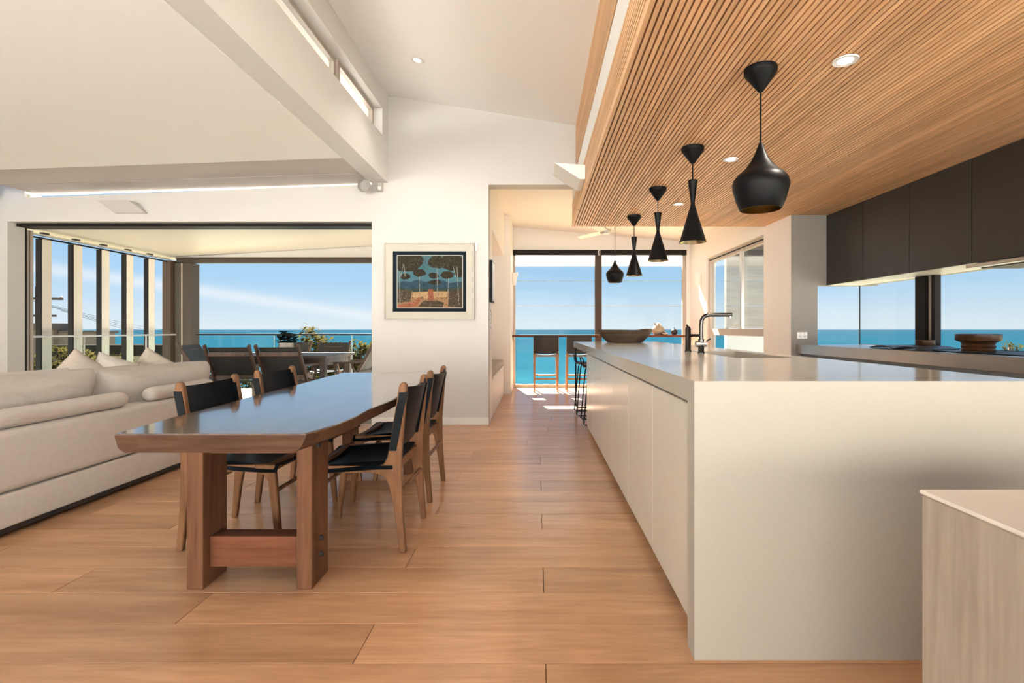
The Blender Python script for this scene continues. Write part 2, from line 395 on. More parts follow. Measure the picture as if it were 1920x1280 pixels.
# ---- floor: oak planks across the room
fl = sroot('floor', (0, 0, 0))
MB().box(-6.5, 3.7, -1.2, 6.0, -.30, -.021).box(-1.2, 3.0, 6.0, 9.75, -.30, -.021).build('subfloor', 'subfloor', fl)
MB().box(-6.5, 3.7, -1.2, .322, -.02, 0).build('plank', 'plank', fl)
Y0 = 1.672; PW = .2246; PL = 2.04; GAP = .0012
for k in range(-6, 36):
    ya = Y0+k*PW; yb = min(ya+PW, 9.6)
    xa, xb = (-6.3, 2.95) if ya < 5.8 else (-1.15, 2.87)
    j0 = (-.60, -1.34, .03)[k % 3]+(0 if -2 < k < 9 else random.uniform(-.15, .15))
    js = [xa]+[j0+PL*i for i in range(-5, 5) if xa+.15 < j0+PL*i < xb-.15]+[xb]
    for a, b in zip(js[:-1], js[1:]):
        g = MB().box(-(b-a)/2+GAP, (b-a)/2-GAP, -(yb-ya)/2+GAP, (yb-ya)/2-GAP, -.02, 0, c=.0014).build('plank', 'plank', None)
        g.location = (0, 0, 0)
        for v in g.data.vertices: v.co.z -= .02
        g.parent = fl; g.location = ((a+b)/2, (ya+yb)/2, 0)

# ---- the wall with the painting, with the terrace opening and the passage
def htop(x): return 2.75+.0385*(x+1.9)
w = MB()
w.prism([(-6.6, 0), (-6.055, 0), (-6.055, zl(-6.055)+.4), (-6.6, zl(-6.6)+.4)], 'y', YW, YW+.2)
w.prism([(-6.055, htop(-6.055)), (-5.86, htop(-5.86)), (-5.86, zl(-5.86)+.4), (-6.055, zl(-6.055)+.4)], 'y', YW, YW+.2)
w.prism([(-6.055, 2.326), (-1.886, 2.326), (-1.886, htop(-1.886)), (-6.055, htop(-6.055))], 'y', YW, YW+.2)
w.prism([(-1.886, 0), (-.55, 0), (-.55, 3.75), (-1.886, 3.75)], 'y', YW, YW+.2)
w.prism([(-.55, 2.747), (.60, 2.747), (.60, 3.75), (-.55, 3.75)], 'y', YW, YW+.2)
wf = struct(w.build('wall_far', 'wall'))
b = MB().box(-1.886, -.545, YW-.014, YW-.0005, 0, .085, c=.003).build('baseboard_far', 'beam'); struct(b)

# ---- left wall and the living-room ceiling
struct(MB().prism([(-1.2, 0), (YW+.2, 0), (YW+.2, 2.72), (-1.2, 2.72)], 'x', -6.75, -6.601).build('wall_left', 'wall'))
def rake(xa, xb, fz, ya, yb, th):
    return MB().hexa([(xa,ya,fz(xa)), (xb,ya,fz(xb)), (xb,yb,fz(xb)), (xa,yb,fz(xa)), (xa,ya,fz(xa)+th), (xb,ya,fz(xb)+th), (xb,yb,fz(xb)+th), (xa,yb,fz(xa)+th)])
cl = sroot('ceiling_living', (-4, 1, 2.7))
rake(-6.75, -1.902, zl, -.9, 5.0, .2).build('plaster_sheet', 'ceil', cl)
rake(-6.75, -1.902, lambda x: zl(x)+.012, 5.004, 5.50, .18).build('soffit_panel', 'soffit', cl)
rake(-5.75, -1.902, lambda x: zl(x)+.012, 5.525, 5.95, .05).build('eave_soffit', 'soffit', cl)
rake(-6.75, -1.902, lambda x: zl(x)+.05, 5.49, 5.54, .14).build('shadow_gap', 'darkframe', cl)
tw = sroot('window_3', (-4, YW+.1, 2.6))
MB().prism([(-6.05, htop(-6.05)), (-1.9, htop(-1.9)), (-1.9, zl(-1.9)+.012), (-6.05, zl(-6.05)+.012)], 'y', 5.90, 5.906).build('pane', 'glass', tw)
bx('mullion', 'taupe', tw, -5.86, -5.825, 5.89, 5.915, htop(-5.8), zl(-5.8)+.012)

# ---- clerestory wall over the beam, with its strip of windows
XC = -1.70
c = MB().box(-1.90, XC, -.9, YW, zl(-1.72), 3.23)
c.box(-1.90, XC, -.9, YW, 3.53, 3.85)
c.box(-1.90, XC, 5.645, YW, 3.23, 3.53)
c.box(-1.90, XC, -.9, -.6, 3.23, 3.53)
struct(c.build('wall_clerestory', 'beam'))
cw = sroot('window_4', (-1.83, 3, 3.23))
ys = [-.6, 2.2, 4.63, 5.645]
for i, (a, b) in enumerate(zip(ys[:-1], ys[1:])):
    d = .0 if i != 2 else .02
    fr = MB().box(-1.86+d, -1.815+d, a, b, 3.23, 3.262).box(-1.86+d, -1.815+d, a, b, 3.492, 3.53)
    fr.box(-1.86+d, -1.815+d, a, a+.045, 3.262, 3.492).box(-1.86+d, -1.815+d, b-.045, b, 3.262, 3.492)
    f = fr.build('sash', 'taupe', cw)
    bx('pane', 'glass', f, -1.842+d, -1.836+d, a+.045, b-.045, 3.262, 3.492)

# eave outside the clerestory
struct(MB().prism([(-1.905, 3.56), (-3.3, 3.75), (-3.3, 3.9), (-1.905, 3.74)], 'y', -1.2, YW+.3).build('trim_2', 'taupe'))

# ---- high raked ceiling
struct(rake(-1.95, .62, zh, -.9, YW+.2, .18).build('ceiling', 'ceil'))

# ---- timber kitchen ceiling, bulkhead and battens
kc = sroot('ceiling_kitchen', (1.8, 2, ZT))
MB().box(.47, 3.85, -.9, 6.43, ZT+.031, 2.62).build('backing_board', 'batten_back', kc)
nb = 0; x = .447
while x < 3.66:
    bx('batten', 'batten', kc, x, x+.0208, -.9, 6.432, ZT, ZT+.03); x += .0296; nb += 1
bk = sroot('wall_bulkhead', (.5, 2, ZT))
MB().box(.47, .62, -.9, 6.43, 2.62, 3.50).build('bulkhead_core', 'batten_back', bk)
MB().box(.452, .4695, -.9, 6.44, 2.69, 2.915).build('white_band', 'white', bk)
z = ZT+.032
while z < 2.67:
    bx('batten', 'batten', bk, .447, .4695, -.9, 6.432, z, z+.0205); z += .0296
z = 2.925
while z < 3.42:
    bx('batten', 'batten', bk, .447, .4695, -.9, YW-.002, z, z+.0205); z += .0296

# ---- pale ground and wall added behind the camera to bounce sunlight inside
struct(bx('ground_bounce', 'bounceground', None, -16, 14, -10, -1.2, -.25, -.03))
struct(bx('wall_bounce', 'bouncewall', None, -16, 14, -10.3, -10, -.25, 3.3))

# ---- sunroom shell
struct(rake(-1.4, 3.2, zs, YW+.2, 9.9, .18).build('ceiling_sunroom', 'sunroom'))
s_ = MB().box(-.75, -.55, YW+.201, 6.32, 0, 3.2)
s_.box(-.75, -.55, 6.32, 8.66, 2.33, 3.2)
s_.box(-1.30, -1.16, YW+.201, 8.8, 0, 3.2)
s_.box(-1.16, -.44, 8.66, YE, 0, 3.2)
struct(s_.build('wall_sunroom', 'sunroom'))
bx('baseboard_sunroom', 'beam', None, -.44, -.43, 8.665, 9.52, 0, .08)['kind'] = 'structure'
e_ = MB().box(-.9, 3.02, YE, YE+.15, 2.57, 3.25).box(-.9, -.46, YE, YE+.15, 0, 2.57).box(2.81, 3.02, YE, YE+.15, 0, 2.57)
struct(e_.build('wall_end', 'sunroom'))
# right wall with its tall sliding window
r_ = MB().box(XR, XR+.15, 8.637, YE, 0, 3.0).box(XR, XR+.15, 6.47, 8.637, 2.29, 3.0).box(XR, XR+.15, 5.78, 6.47, 0, 3.0).box(XR, XR+.15, 6.47, 8.637, 0, .08)
struct(r_.build('wall_right', 'sunroom'))
g_ = MB().box(XR+.002, 3.17, 5.776, 5.93, 0, 2.41).box(3.17, 3.85, 5.776, 5.93, 1.587, 2.41).box(3.17, 3.85, 5.776, 5.93, 0, .82)
g_.box(3.70, 3.85, -1.2, 5.776, 1.60, 2.41).box(3.70, 3.85, -1.2, 5.776, 0, .90)
struct(g_.build('wall_kitchen', 'greywall'))

# ---- sunroom window
w1 = sroot('window_1', (1.17, YE+.05, 0))
fy = (YE+.02, YE+.09)
for nm, a in (('jamb', (-.46, -.40, *fy, 0, 2.57)), ('jamb', (2.745, 2.81, *fy, 0, 2.57)), ('mullion', (1.10, 1.225, *fy, .06, 2.50)),
              ('sill', (-.40, 2.745, *fy, 0, .06)), ('head', (-.40, 2.745, *fy, 2.50, 2.57))):
    bx(nm, 'bronze' if nm == 'mullion' else 'taupe', w1, *a)
for xa, xb in ((-.40, 1.10), (1.225, 2.745)):
    for za, zb in ((.06, .96), (.985, 1.53), (1.54, 2.00), (2.01, 2.50)):
        p = bx('pane', 'glasstint' if za < .5 else 'glass', w1, xa, xb, YE+.05, YE+.056, za, zb)
    for zz in (1.535, 2.005): bx('louvre_rail', 'glassedge', w1, xa, xb, YE+.045, YE+.061, zz-.005, zz+.005)
    bx('transom', 'bronze', w1, xa, xb, fy[0], fy[1], .96, .985)
# eave outside the sunroom
struct(MB().box(-.8, 3.4, 10.2, 10.45, 2.38, 2.75).build('trim_1', 'white'))
# ---- side window in the right wall
w2 = sroot('window_2', (XR+.07, 7.5, .08))
fx = (XR+.03, XR+.10)
for nm, a in (('jamb', (*fx, 8.56, 8.637, .08, 2.29)), ('jamb', (*fx, 6.47, 6.53, .08, 2.29)), ('head', (*fx, 6.53, 8.56, 2.20, 2.29)), ('transom', (*fx, 6.53, 8.56, 1.00, 1.10)), ('sill', (*fx, 6.53, 8.56, .08, .14))):
    bx(nm, 'taupe', w2, *a)
bx('sliding_stile', 'darkframe', w2, XR+.045, XR+.075, 7.29, 7.33, 1.10, 2.20)
bx('sliding_stile', 'silver', w2, XR+.02, XR+.06, 7.22, 7.29, 1.10, 2.20)
bx('top_track', 'darkframe', w2, XR+.02, XR+.03, 6.53, 8.56, 2.235, 2.25)
for ya, yb in ((6.53, 7.22), (7.33, 8.56)):
    bx('pane', 'glass', w2, XR+.06, XR+.066, ya, yb, 1.10, 2.20)
bx('pane', 'glass', w2, XR+.06, XR+.066, 6.53, 8.56, .14, 1.00)
# ---- splashback corner window behind the kitchen bench
w5 = sroot('window_5', (3.66, 4, .92))
bx('pane', 'glass', w5, 3.19, 3.66, 5.80, 5.806, .921, 1.586)
bx('pane', 'glass', w5, 3.66, 3.666, 4.75, 5.80, .921, 1.60)
bx('pane', 'glass', w5, 3.66, 3.666, -2.0, 4.75, .921, 1.60)
bx('glass_joint', 'darkframe', w5, 3.657, 3.667, 5.798, 5.808, .921, 1.586)
bx('sill_strip', 'darkframe', w5, 3.65, 3.72, -2.0, 5.80, .90, .925)
pk = MB().box(3.60, 3.657, 4.74, 4.87, .921, 1.60).box(3.60, 3.657, 4.63, 4.67, .921, 1.60).build('post', 'darkframe', w5)
bx('post_channel', 'taupe', w5, 3.63, 3.657, 4.67, 4.74, .921, 1.60)

# ---- terrace door frame and track
w6 = sroot('door_1', (-4, YW+.17, 0))
bx('jamb', 'darkframe', w6, -6.12, -6.055, YW+.201, YW+.225, 0, 2.326)
for i in range(3):
    bx('stacked_panel', 'taupe', w6, -6.42, -6.14+.004*i, YW+.24+.05*i, YW+.28+.05*i, .01, 2.29)
bx('head_track', 'darkframe', w6, -6.055, -1.886, YW+.10, YW+.30, 2.29, 2.326)
bx('jamb', 'bronze', w6, -1.90, -1.87, YW+.201, YW+.30, 0, 2.326)

# ---- terrace shell
DX0, DX1, DY0, DY1 = -6.85, -1.9, YW+.2, 9.6
struct(bx('floor_terrace', 'deckfloor', None, DX0, DX1+.7, DY0, DY1, -.35, -.015))
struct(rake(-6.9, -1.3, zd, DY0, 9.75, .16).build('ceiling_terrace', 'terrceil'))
struct(MB().box(-1.886, -1.30, YW+.2, 9.5, 0, 2.62).build('wall_terrace', 'wall'))
tp = root('terrace_post', (-6.45, 9.45, 0), 'tall taupe steel corner post at the edge of the terrace', 'post')
bx('column', 'postm', tp, -6.60, -6.29, 9.33, 9.55, -.015, 2.30); bx('shadow_channel', 'bronze', tp, -6.76, -6.61, 9.25, 9.55, -.015, 2.34)
bx('cover_strip', 'taupe', tp, -6.47, -6.45, 9.322, 9.33, -.015, 2.30)
tb = root('terrace_beam', (-4, 9.45, 2.31), 'long brown steel beam along the outer edge of the terrace roof', 'beam')
bx('lower_flange', 'postm', tb, -6.6, -1.91, 9.38, 9.5, 2.31, 2.385); bx('upper_flange', 'bronze', tb, -6.6, -1.91, 9.36, 9.52, 2.386, 2.41)
MB().prism([(-6.6, 2.412), (-1.91, 2.412), (-1.91, zd(-1.91)-.002), (-6.6, zd(-6.6)-.002)], 'y', 9.42, 9.5).build('fascia', 'sunroom', tb)

# ---- terrace louvre fins, track and glass balustrades
XF = -6.64
tk = root('louvre_track', (XF, 8, 2.33), 'pale metal track along the tops of the vertical terrace louvres', 'track')
bx('rail', 'silver', tk, XF-.03, XF+.03, 6.3, 9.24, 2.345, 2.365); bx('lower_rail', 'darkframe', tk, XF-.045, XF-.02, 6.3, 9.24, 2.31, 2.33)
names = ['nearest the room', 'second from the room', 'third from the room', 'fourth from the room', 'next to the corner post']
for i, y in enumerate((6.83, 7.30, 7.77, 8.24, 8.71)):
    f = root('louvre_fin', (XF, y, 0), 'tall vertical cream louvre fin with shade painted on its near edge, '+names[i], 'louvre', 'vertical louvres of the terrace')
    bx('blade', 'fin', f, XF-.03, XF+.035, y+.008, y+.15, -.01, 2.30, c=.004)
    bx('edge_shade', 'darkframe', f, XF-.034, XF+.035, y-.01, y+.0075, -.01, 2.30)  # near-black strip stands in for shade on the blade's backlit side
    MB().lathe([(.012, 2.3), (.055, 2.302), (.055, 2.312), (.012, 2.314)], XF+.0, y+.075, 14, True).build('pivot', 'bronze', f, 40)
    bx('bracket', 'postm', f, XF-.02, XF+.03, y+.03, y+.12, 2.366, 2.392)
def balustrade(name, label, seg, rail, posts, panes):
    r = root(name, seg, label, 'balustrade')
    rail(r)
    for a in panes: bx('glass_panel', 'glassrail', r, *a)
    for a in posts: bx('glass_edge_joint', 'glassedge', r, *a)
    return r
lb = root('glass_balustrade', (-6.52, 7.8, 0), 'glass balustrade with pale handrail in front of the vertical louvres', 'balustrade')
bx('handrail', 'silver', lb, -6.555, -6.50, 6.25, 9.24, .985, 1.01, c=.004)
for ya, yb in ((6.25, 7.38), (7.40, 8.55), (8.57, 9.22)):
    bx('glass_panel', 'glassrail', lb, -6.533, -6.523, ya, yb, .04, .985)
for y in (7.385, 8.555): bx('stanchion', 'grey', lb, -6.537, -6.519, y, y+.012, 0, .985)
fb = root('glass_balustrade', (-4, 9.42, 0), 'glass balustrade with dark handrail along the seaward edge of the terrace', 'balustrade')
bx('handrail', 'darkframe', fb, -6.20, -1.91, 9.30, 9.36, .985, 1.012, c=.004)
xs_ = [-6.20, -4.78, -3.36, -2.10, -1.91]
for a, b in zip(xs_[:-1], xs_[1:]):
    bx('glass_panel', 'glassrail', fb, a+.008, b-.008, 9.325, 9.335, .04, .985)
    bx('glass_edge_joint', 'glassedge', fb, b-.006, b+.002, 9.322, 9.338, .04, .985)

# ================================================================== ISLAND
isl = root('kitchen_island', (1.1, 4.4, 0), 'long beige stone kitchen island with waterfall end panel', 'kitchen island')
IX0, IX1, IY0, IY1, IZ = .52, 1.68, 1.688, 7.23, .92
SX0, SX1, SY0, SY1 = 1.20, 1.56, 3.06, 4.02
t = MB()
zt0 = .845
t.prism([(IY0, IZ), (SY0, IZ), (SY0, zt0), (IY0+.0756, zt0)], 'x', IX0, IX1).box(IX0, IX1, SY1, IY1, zt0, IZ).box(IX0, SX0, SY0, SY1, zt0, IZ).box(SX1, IX1, SY0, SY1, zt0, IZ)
t.build('stone_top', 'stone', isl)
MB().prism([(IY0, 0), (IY0+.075, 0), (IY0+.075, zt0), (IY0, IZ-.0006)], 'x', IX0, IX1).build('end_panel', 'stonepanel', isl)
MB().box(.58, 1.62, IY0+.081, 5.57, .10, zt0-.001).box(.62, 1.58, IY0+.081, 5.5, 0, .10).build('carcass', 'basecab', isl)
DW = (5.565-(IY0+.086))/6
for i in range(6):
    a = IY0+.086+i*DW
    bx('door', 'door', isl, .545, .5785, a+.0015, a+DW-.0015, .055, .825, c=.002)
bx('end_post', 'door', isl, .56, 1.62, 5.571, 5.60, 0, .8445)
bx('kick_board', 'taupe', isl, .60, .619, IY0+.081, 5.57, 0, .10)
MB().tube([(.56, 7.12, .842), (.545, 7.12, .80), (.545, 7.12, .04), (.56, 7.12, .012), (1.60, 7.12, .012), (1.615, 7.12, .04), (1.615, 7.12, .80), (1.60, 7.12, .842)], .011, 8).build('end_leg_frame', 'black', isl, 50)
sk = MB().box(SX0-.01, SX0, SY0-.01, SY1+.01, .66, zt0-.0005).box(SX1, SX1+.01, SY0-.01, SY1+.01, .66, zt0-.0005).box(SX0, SX1, SY0-.01, SY0, .66, zt0-.0005).box(SX0, SX1, SY1, SY1+.01, .66, zt0-.0005).box(SX0, SX1, SY0, SY1, .66, .67)
s1 = sk.build('sink_basin', 'steel', isl); bx('divider', 'steel', s1, SX0, SX1, 3.46, 3.475, .67, .83)

# taps
tp1 = root('kitchen_tap', (1.18, 3.67, IZ), 'gunmetal sink mixer tap with long square-bent spout', 'tap')
MB().lathe([(.026, IZ), (.026, IZ+.006), (.021, IZ+.012), (.021, IZ+.10), (.012, IZ+.105)], 1.18, 3.67, 20, True).build('base', 'chrome', tp1, 40)
MB().tube([(1.18, 3.67, IZ+.09), (1.18, 3.67, IZ+.20), (1.183, 3.67, IZ+.235), (1.195, 3.67, IZ+.257), (1.215, 3.67, IZ+.270), (1.24, 3.67, IZ+.275), (1.40, 3.67, IZ+.275)], .0145, 14).build('spout', 'chrome', tp1, 50)
MB().lathe([(.011, IZ+.25), (.011, IZ+.27)], 1.39, 3.67, 12, True).build('aerator', 'steel', tp1, 40)
MB().tube([(1.14, 3.67, IZ+.066), (1.215, 3.67, IZ+.066)], .022, 16).build('valve', 'steel', tp1, 40)
MB().tube([(1.20, 3.67, IZ+.075), (1.245, 3.66, IZ+.105)], .005, 8).build('lever', 'chrome', tp1, 40)
tp2 = root('filter_tap', (1.163, 3.93, IZ), 'shorter gunmetal filter tap with side nozzle beside the sink mixer', 'tap')
MB().lathe([(.026, IZ), (.026, IZ+.006), (.0215, IZ+.012), (.0215, IZ+.175), (.008, IZ+.196)], 1.163, 3.93, 20, True).build('column', 'chrome', tp2, 40)
MB().tube([(1.175, 3.93, IZ+.125), (1.245, 3.93, IZ+.125)], .0105, 10).build('nozzle', 'black', tp2, 40)
MB().tube([(1.163, 3.93, IZ+.185), (1.150, 3.92, IZ+.204)], .007, 8).build('lever', 'chrome', tp2, 40)

# carved bowl
bw = MB(); secs = []
import itertools
def ring(sx, sy, z, wob=0):
    out = []
    for k in range(28):
        a = 2*PI*k/28; cx = math.copysign(abs(math.cos(a))**.75, math.cos(a)); sy_ = math.copysign(abs(math.sin(a))**.9, math.sin(a))
        out.append((1.14+sx*cx, 6.62+sy*sy_, z+wob*math.sin(2*a+.6)+wob*.6*math.sin(3*a)))
    return out
bw.loft([ring(.20, .09, IZ+.001), ring(.23, .11, IZ+.006), ring(.30, .15, IZ+.075), ring(.355, .19, IZ+.15, .012), ring(.362, .195, IZ+.163, .012), ring(.345, .182, IZ+.16, .012), ring(.28, .135, IZ+.08), ring(.19, .08, IZ+.03)])
tag(bw.build('carved_bowl', 'bowl', None, 45), 'rustic carved dark wooden bowl on the far end of the island', 'bowl')

# ================================================================== PENDANT LAMPS
def pendant_canopy(p, x, y, zc):
    MB().lathe([(.012, zc-.115), (.075, zc-.028), (.078, zc-.02), (.078, zc-.001), (.01, zc-.001)], x, y, 24, True).build('canopy', 'black', p, 40)
def pendant(kind, x, y, zc, ztop, label, s=1.0):
    p = root('pendant_lamp', (x, y, ztop), label, 'pendant lamp', 'black pendant lamps over the island')
    pendant_canopy(p, x, y, zc)
    MB().tube([(x, y, zc-.11), (x, y, ztop-.01)], .0045, 8).build('cord', 'black', p, 40)
    if kind == 'fat':
        pr = [(.009, 0), (.013, -.012), (.025, -.045), (.043, -.084), (.072, -.124), (.106, -.155), (.110, -.158), (.126, -.177), (.133, -.203), (.131, -.222), (.125, -.245), (.114, -.285), (.098, -.324), (.094, -.328)]
        h = .332
    else:
        pr = [(.030, 0), (.033, -.003), (.016, -.145), (.0145, -.165), (.018, -.185), (.088, -.425), (.094, -.440)]; h = .44
    pr = [(r*s, ztop+z*s) for r, z in pr]
    MB().lathe(pr, x, y, 40).build('shade', 'black', p, 50)
    inn = [(max(.004, r-.003), z) for r, z in pr[2:]]
    MB().lathe(inn, x, y, 40).build('lining', 'brass', p, 50)
    MB().lathe([(.004, ztop-h*s*.62), (.022, ztop-h*s*.66), (.026, ztop-h*s*.72), (.016, ztop-h*s*.78), (.003, ztop-h*s*.80)], x, y, 14, True).build('bulb', 'white', p, 50)
    return p
XP = 1.108
pendant('fat', XP, 2.532, ZT, 2.01, 'wide rounded black pendant lamp nearest the camera')
pendant('tall', XP, 3.632, ZT, 2.148, 'slim hourglass black pendant lamp, nearest of the three hourglass lamps')
pendant('tall', XP, 4.673, ZT, 2.155, 'slim hourglass black pendant lamp, middle of the three hourglass lamps')
pendant('tall', XP, 5.814, ZT, 2.14, 'slim hourglass black pendant lamp, farthest of the three hourglass lamps')
pendant('fat', XP, 7.24, zs(XP)+.012, 2.065, 'small-looking rounded black pendant lamp, farthest of the row', .95)

# ================================================================== DOWNLIGHTS AND WALL LIGHTS
def spot_light(name, parent, loc, power, size=1.9, blend=.6, d=(0, 0, -1), rad=.04):
    l = bpy.data.lights.new(name, 'SPOT'); l.energy = power; l.spot_size = size; l.spot_blend = blend; l.color = WARM; l.shadow_soft_size = rad
    o = bpy.data.objects.new(name, l); COL.objects.link(o); o.parent = parent
    o.location = Vector(loc)-parent.location; o.rotation_euler = Vector(d).to_track_quat('-Z', 'Y').to_euler()
    return o
def downlight(x, y, z, label, power, tilt=0):
    r = root('downlight', (x, y, z), label, 'downlight', 'recessed downlights')
    c, s = math.cos(tilt), math.sin(tilt)
    def tr(m): m.v = [(x+(p[0]-x)*c+(p[2]-z)*s, p[1], z-(p[0]-x)*s+(p[2]-z)*c) for p in m.v]; return m
    tr(MB().lathe([(.034, z+.012), (.036, z-.003), (.056, z-.006), (.058, z-.001)], x, y, 28)).build('trim_ring', 'white', r, 40)
    tr(MB().lathe([(.001, z-.001), (.034, z-.001), (.034, z+.004)], x, y, 20)).build('lens', 'bulb', r, 40)
    if power: spot_light('downlight_beam', r, (x, y, z-.02), power)
    return r
downlight(1.478, 2.45, ZT-.002, 'round white downlight in the timber ceiling nearest the camera', DOWNLIGHT_W)
downlight(1.47, 3.876, ZT-.002, 'round white downlight in the timber ceiling between first two pendants', DOWNLIGHT_W)
downlight(1.457, 5.26, ZT-.002, 'round white downlight in the timber ceiling farthest from the camera', DOWNLIGHT_W)
downlight(-1.147, 4.92, zh(-1.147)-.002, 'white downlight in the high raked ceiling', DOWNLIGHT_W*.6, math.atan(.1635))
downlight(-4.3, 6.75, zd(-4.3)-.003, 'small downlight in the terrace ceiling near the louvres', 0, -math.atan(.055))
downlight(-2.10, 6.15, zd(-2.10)-.003, 'small downlight in the terrace ceiling by the right door jamb', 0, -math.atan(.055))
# uplight on the lintel wall (faces the room) and on the bulkhead
u1 = root('wall_uplight', (-4.67, YW-.07, 2.42), 'cream wedge-shaped uplight on the wall above the terrace opening', 'wall light', 'wedge uplights')
u1m = MB().hexa([(-4.80, YW-.001, 2.415), (-4.45, YW-.001, 2.415), (-4.45, YW-.03, 2.415), (-4.80, YW-.03, 2.415), (-4.90, YW-.001, 2.53), (-4.55, YW-.001, 2.53), (-4.55, YW-.16, 2.53), (-4.90, YW-.16, 2.53)])
u1m.build('shade', 'wall', u1)
u2 = root('wall_uplight', (.30, 4.95, 2.47), 'white wedge-shaped uplight jutting from the timber bulkhead', 'wall light', 'wedge uplights')
MB().hexa([(.446, 4.70, 2.47), (.446, 5.10, 2.47), (.40, 5.10, 2.47), (.40, 4.70, 2.47), (.446, 4.70, 2.60), (.446, 5.10, 2.60), (.165, 5.10, 2.62), (.165, 4.70, 2.62)]).build('shade', 'white', u2)
# sconces in the sunroom
def sconce(x, y, z, side, label):
    r = root('wall_sconce', (x, y, z), label, 'wall light', 'sunroom sconces')
    a = MB().loft([[(x, y-.05, z), (x, y+.05, z), (x-side*.06, y+.05, z), (x-side*.06, y-.05, z)], [(x, y-.07, z+.22), (x, y+.07, z+.22), (x-side*.10, y+.07, z+.22), (x-side*.10, y-.07, z+.22)]])
    a.build('shade', 'sunroom', r); bx('mounting_plate', 'white', r, min(x, x+side*.004), max(x, x+side*.004), y-.04, y+.04, z+.05, z+.15)
sconce(XR-.0045, 8.98, 1.86, 1, 'tapered cream sconce on the sunroom right wall')
sconce(-.4355, 9.25, 1.89, -1, 'cream sconce on the narrow wall left of the sunroom window')

# ================================================================== DINING TABLE
TB = root('dining_table', (-1.2, 3.1, 0), 'long polished live-edge slab dining table on plank legs', 'table')
Lp = [(-1.50, 1.82), (-1.528, 2.1), (-1.55, 2.5), (-1.585, 2.95), (-1.60, 3.4), (-1.64, 3.95), (-1.66, 4.41)]
Rp = [(-.82, 1.82), (-.782, 1.98), (-.768, 2.16), (-.775, 2.4), (-.757, 2.72), (-.772, 3.05), (-.80, 3.4), (-.86, 3.95), (-.90, 4.41)]
def outline(inset, z, wob=0):
    pts = [(x+inset, y, z) for x, y in Lp]+[(x-inset*1.25+wob*math.sin(y*9), y, z) for x, y in reversed(Rp)]
    return pts
MB().loft([outline(.034, .652, .012), outline(.012, .668, .006), outline(.0, .708), outline(.0, .7138)]).build('live_edge', 'slabedge', TB, 35)
MB().loft([outline(.0, .714), outline(.0, .717), outline(.004, .72)]).build('slab_top', 'table', TB)
for ya, yb in ((2.144, 2.315), (3.86, 4.03)):
    for i, (xa, xb) in enumerate(((-1.467, -1.398), (-1.006, -.941))):
        lg = MB().box(xa, xb, ya, yb, 0, .651, c=.005).build('leg', 'tableleg', TB)
        if i == 1:
            for zz, yy in ((.595, -.035), (.605, .04), (.115, 0), (.185, 0)):
                MB().tube([(xb-.002, (ya+yb)/2+yy, zz), (xb+.012, (ya+yb)/2+yy, zz)], .0115, 8).build('bolt', 'dark', lg, 40)
    bx('stretcher', 'tablebeam', TB, -1.398, -1.006, (ya+yb)/2-.04, (ya+yb)/2+.045, .075, .205, c=.004)
    bx('bearer', 'tablebeam', TB, -1.398, -1.006, (ya+yb)/2-.04, (ya+yb)/2+.045, .56, .651, c=.004)

# ================================================================== DINING CHAIRS
def make_chair():
    c = root('dining_chair', (0, 0, 0), '', 'chair', 'leather sling dining chairs at the slab table')
    hw = .243
    for s in (-1, 1):
        y0 = s*hw; y1 = y0-s*.030
        bl = [(-.268, 0), (-.238, 0), (-.212, .20), (-.185, .33), (-.165, .372), (-.11, .392), (-.11, .425), (-.16, .435), (-.178, .47), (-.200, .60), (-.232, .80), (-.238, .822), (-.248, .832), (-.262, .832), (-.272, .820), (-.272, .80), (-.258, .62), (-.246, .46), (-.246, .36), (-.252, .20)]
        MB().prism(bl, 'y', min(y0, y1), max(y0, y1)).build('leg', 'chairwood', c, 30, bev=.006)
        fl_ = [(.225, 0), (.250, 0), (.236, .20), (.222, .36), (.215, .425), (.12, .425), (.12, .392), (.165, .375), (.185, .34), (.200, .20)]
        MB().prism(fl_, 'y', min(y0, y1), max(y0, y1)).build('leg', 'chairwood', c, 30, bev=.006)
        bx('side_rail', 'chairwood', c, -.112, .122, min(y0, y1)+.002, max(y0, y1)-.002, .392, .425)
    MB().tube([(-.235, -.22, .285), (-.235, .22, .285)], .011, 10).build('stretcher', 'chairwood', c, 50)
    MB().tube([(.205, -.22, .285), (.205, .22, .285)], .011, 10).build('stretcher', 'chairwood', c, 50)
    bx('seat_rail', 'chairwood', c, -.215, -.19, -.212, .212, .385, .425); bx('seat_rail', 'chairwood', c, .17, .20, -.212, .212, .385, .425)
    def seat(u, v):
        x = -.205+.435*u; y = -.250+.5*v; e = 1-(2*v-1)**2
        edge = min(1, min(v, 1-v)/.045)
        z = .432-.022*e+.012*math.cos(u*PI)+(-.035*(1-edge)) + .004
        return (x, y*(.995 if edge >= 1 else 1.0), z)
    MB().sheet(seat, 12, 24, .007).build('seat', 'leather', c, 60)
    def back(u, v):
        z = .50+.31*v; xp = -.205-.062*((z-.5)/.33); yy = -.243+.486*u
        cv = -.036*(1-(2*u-1)**2)*(.6+.4*v)
        return (xp+.004+cv, yy*.93, z-.012*(1-(2*u-1)**2)*v)
    MB().sheet(back, 16, 10, .007).build('backrest', 'leather', c, 60)
    for s in (-1, 1):
        sl = []
        for k in range(7):
            z = .50+.285*k/6; xp = -.2185-.062*((z-.5)/.33)
            sl.append([(xp-.004, s*.210, z), (xp+.034, s*.210, z), (xp+.034, s*.2465, z), (xp-.004, s*.2465, z)])
        MB().loft(sl).build('sling_sleeve', 'leather', c, 40)
    return c
chair0 = make_chair()
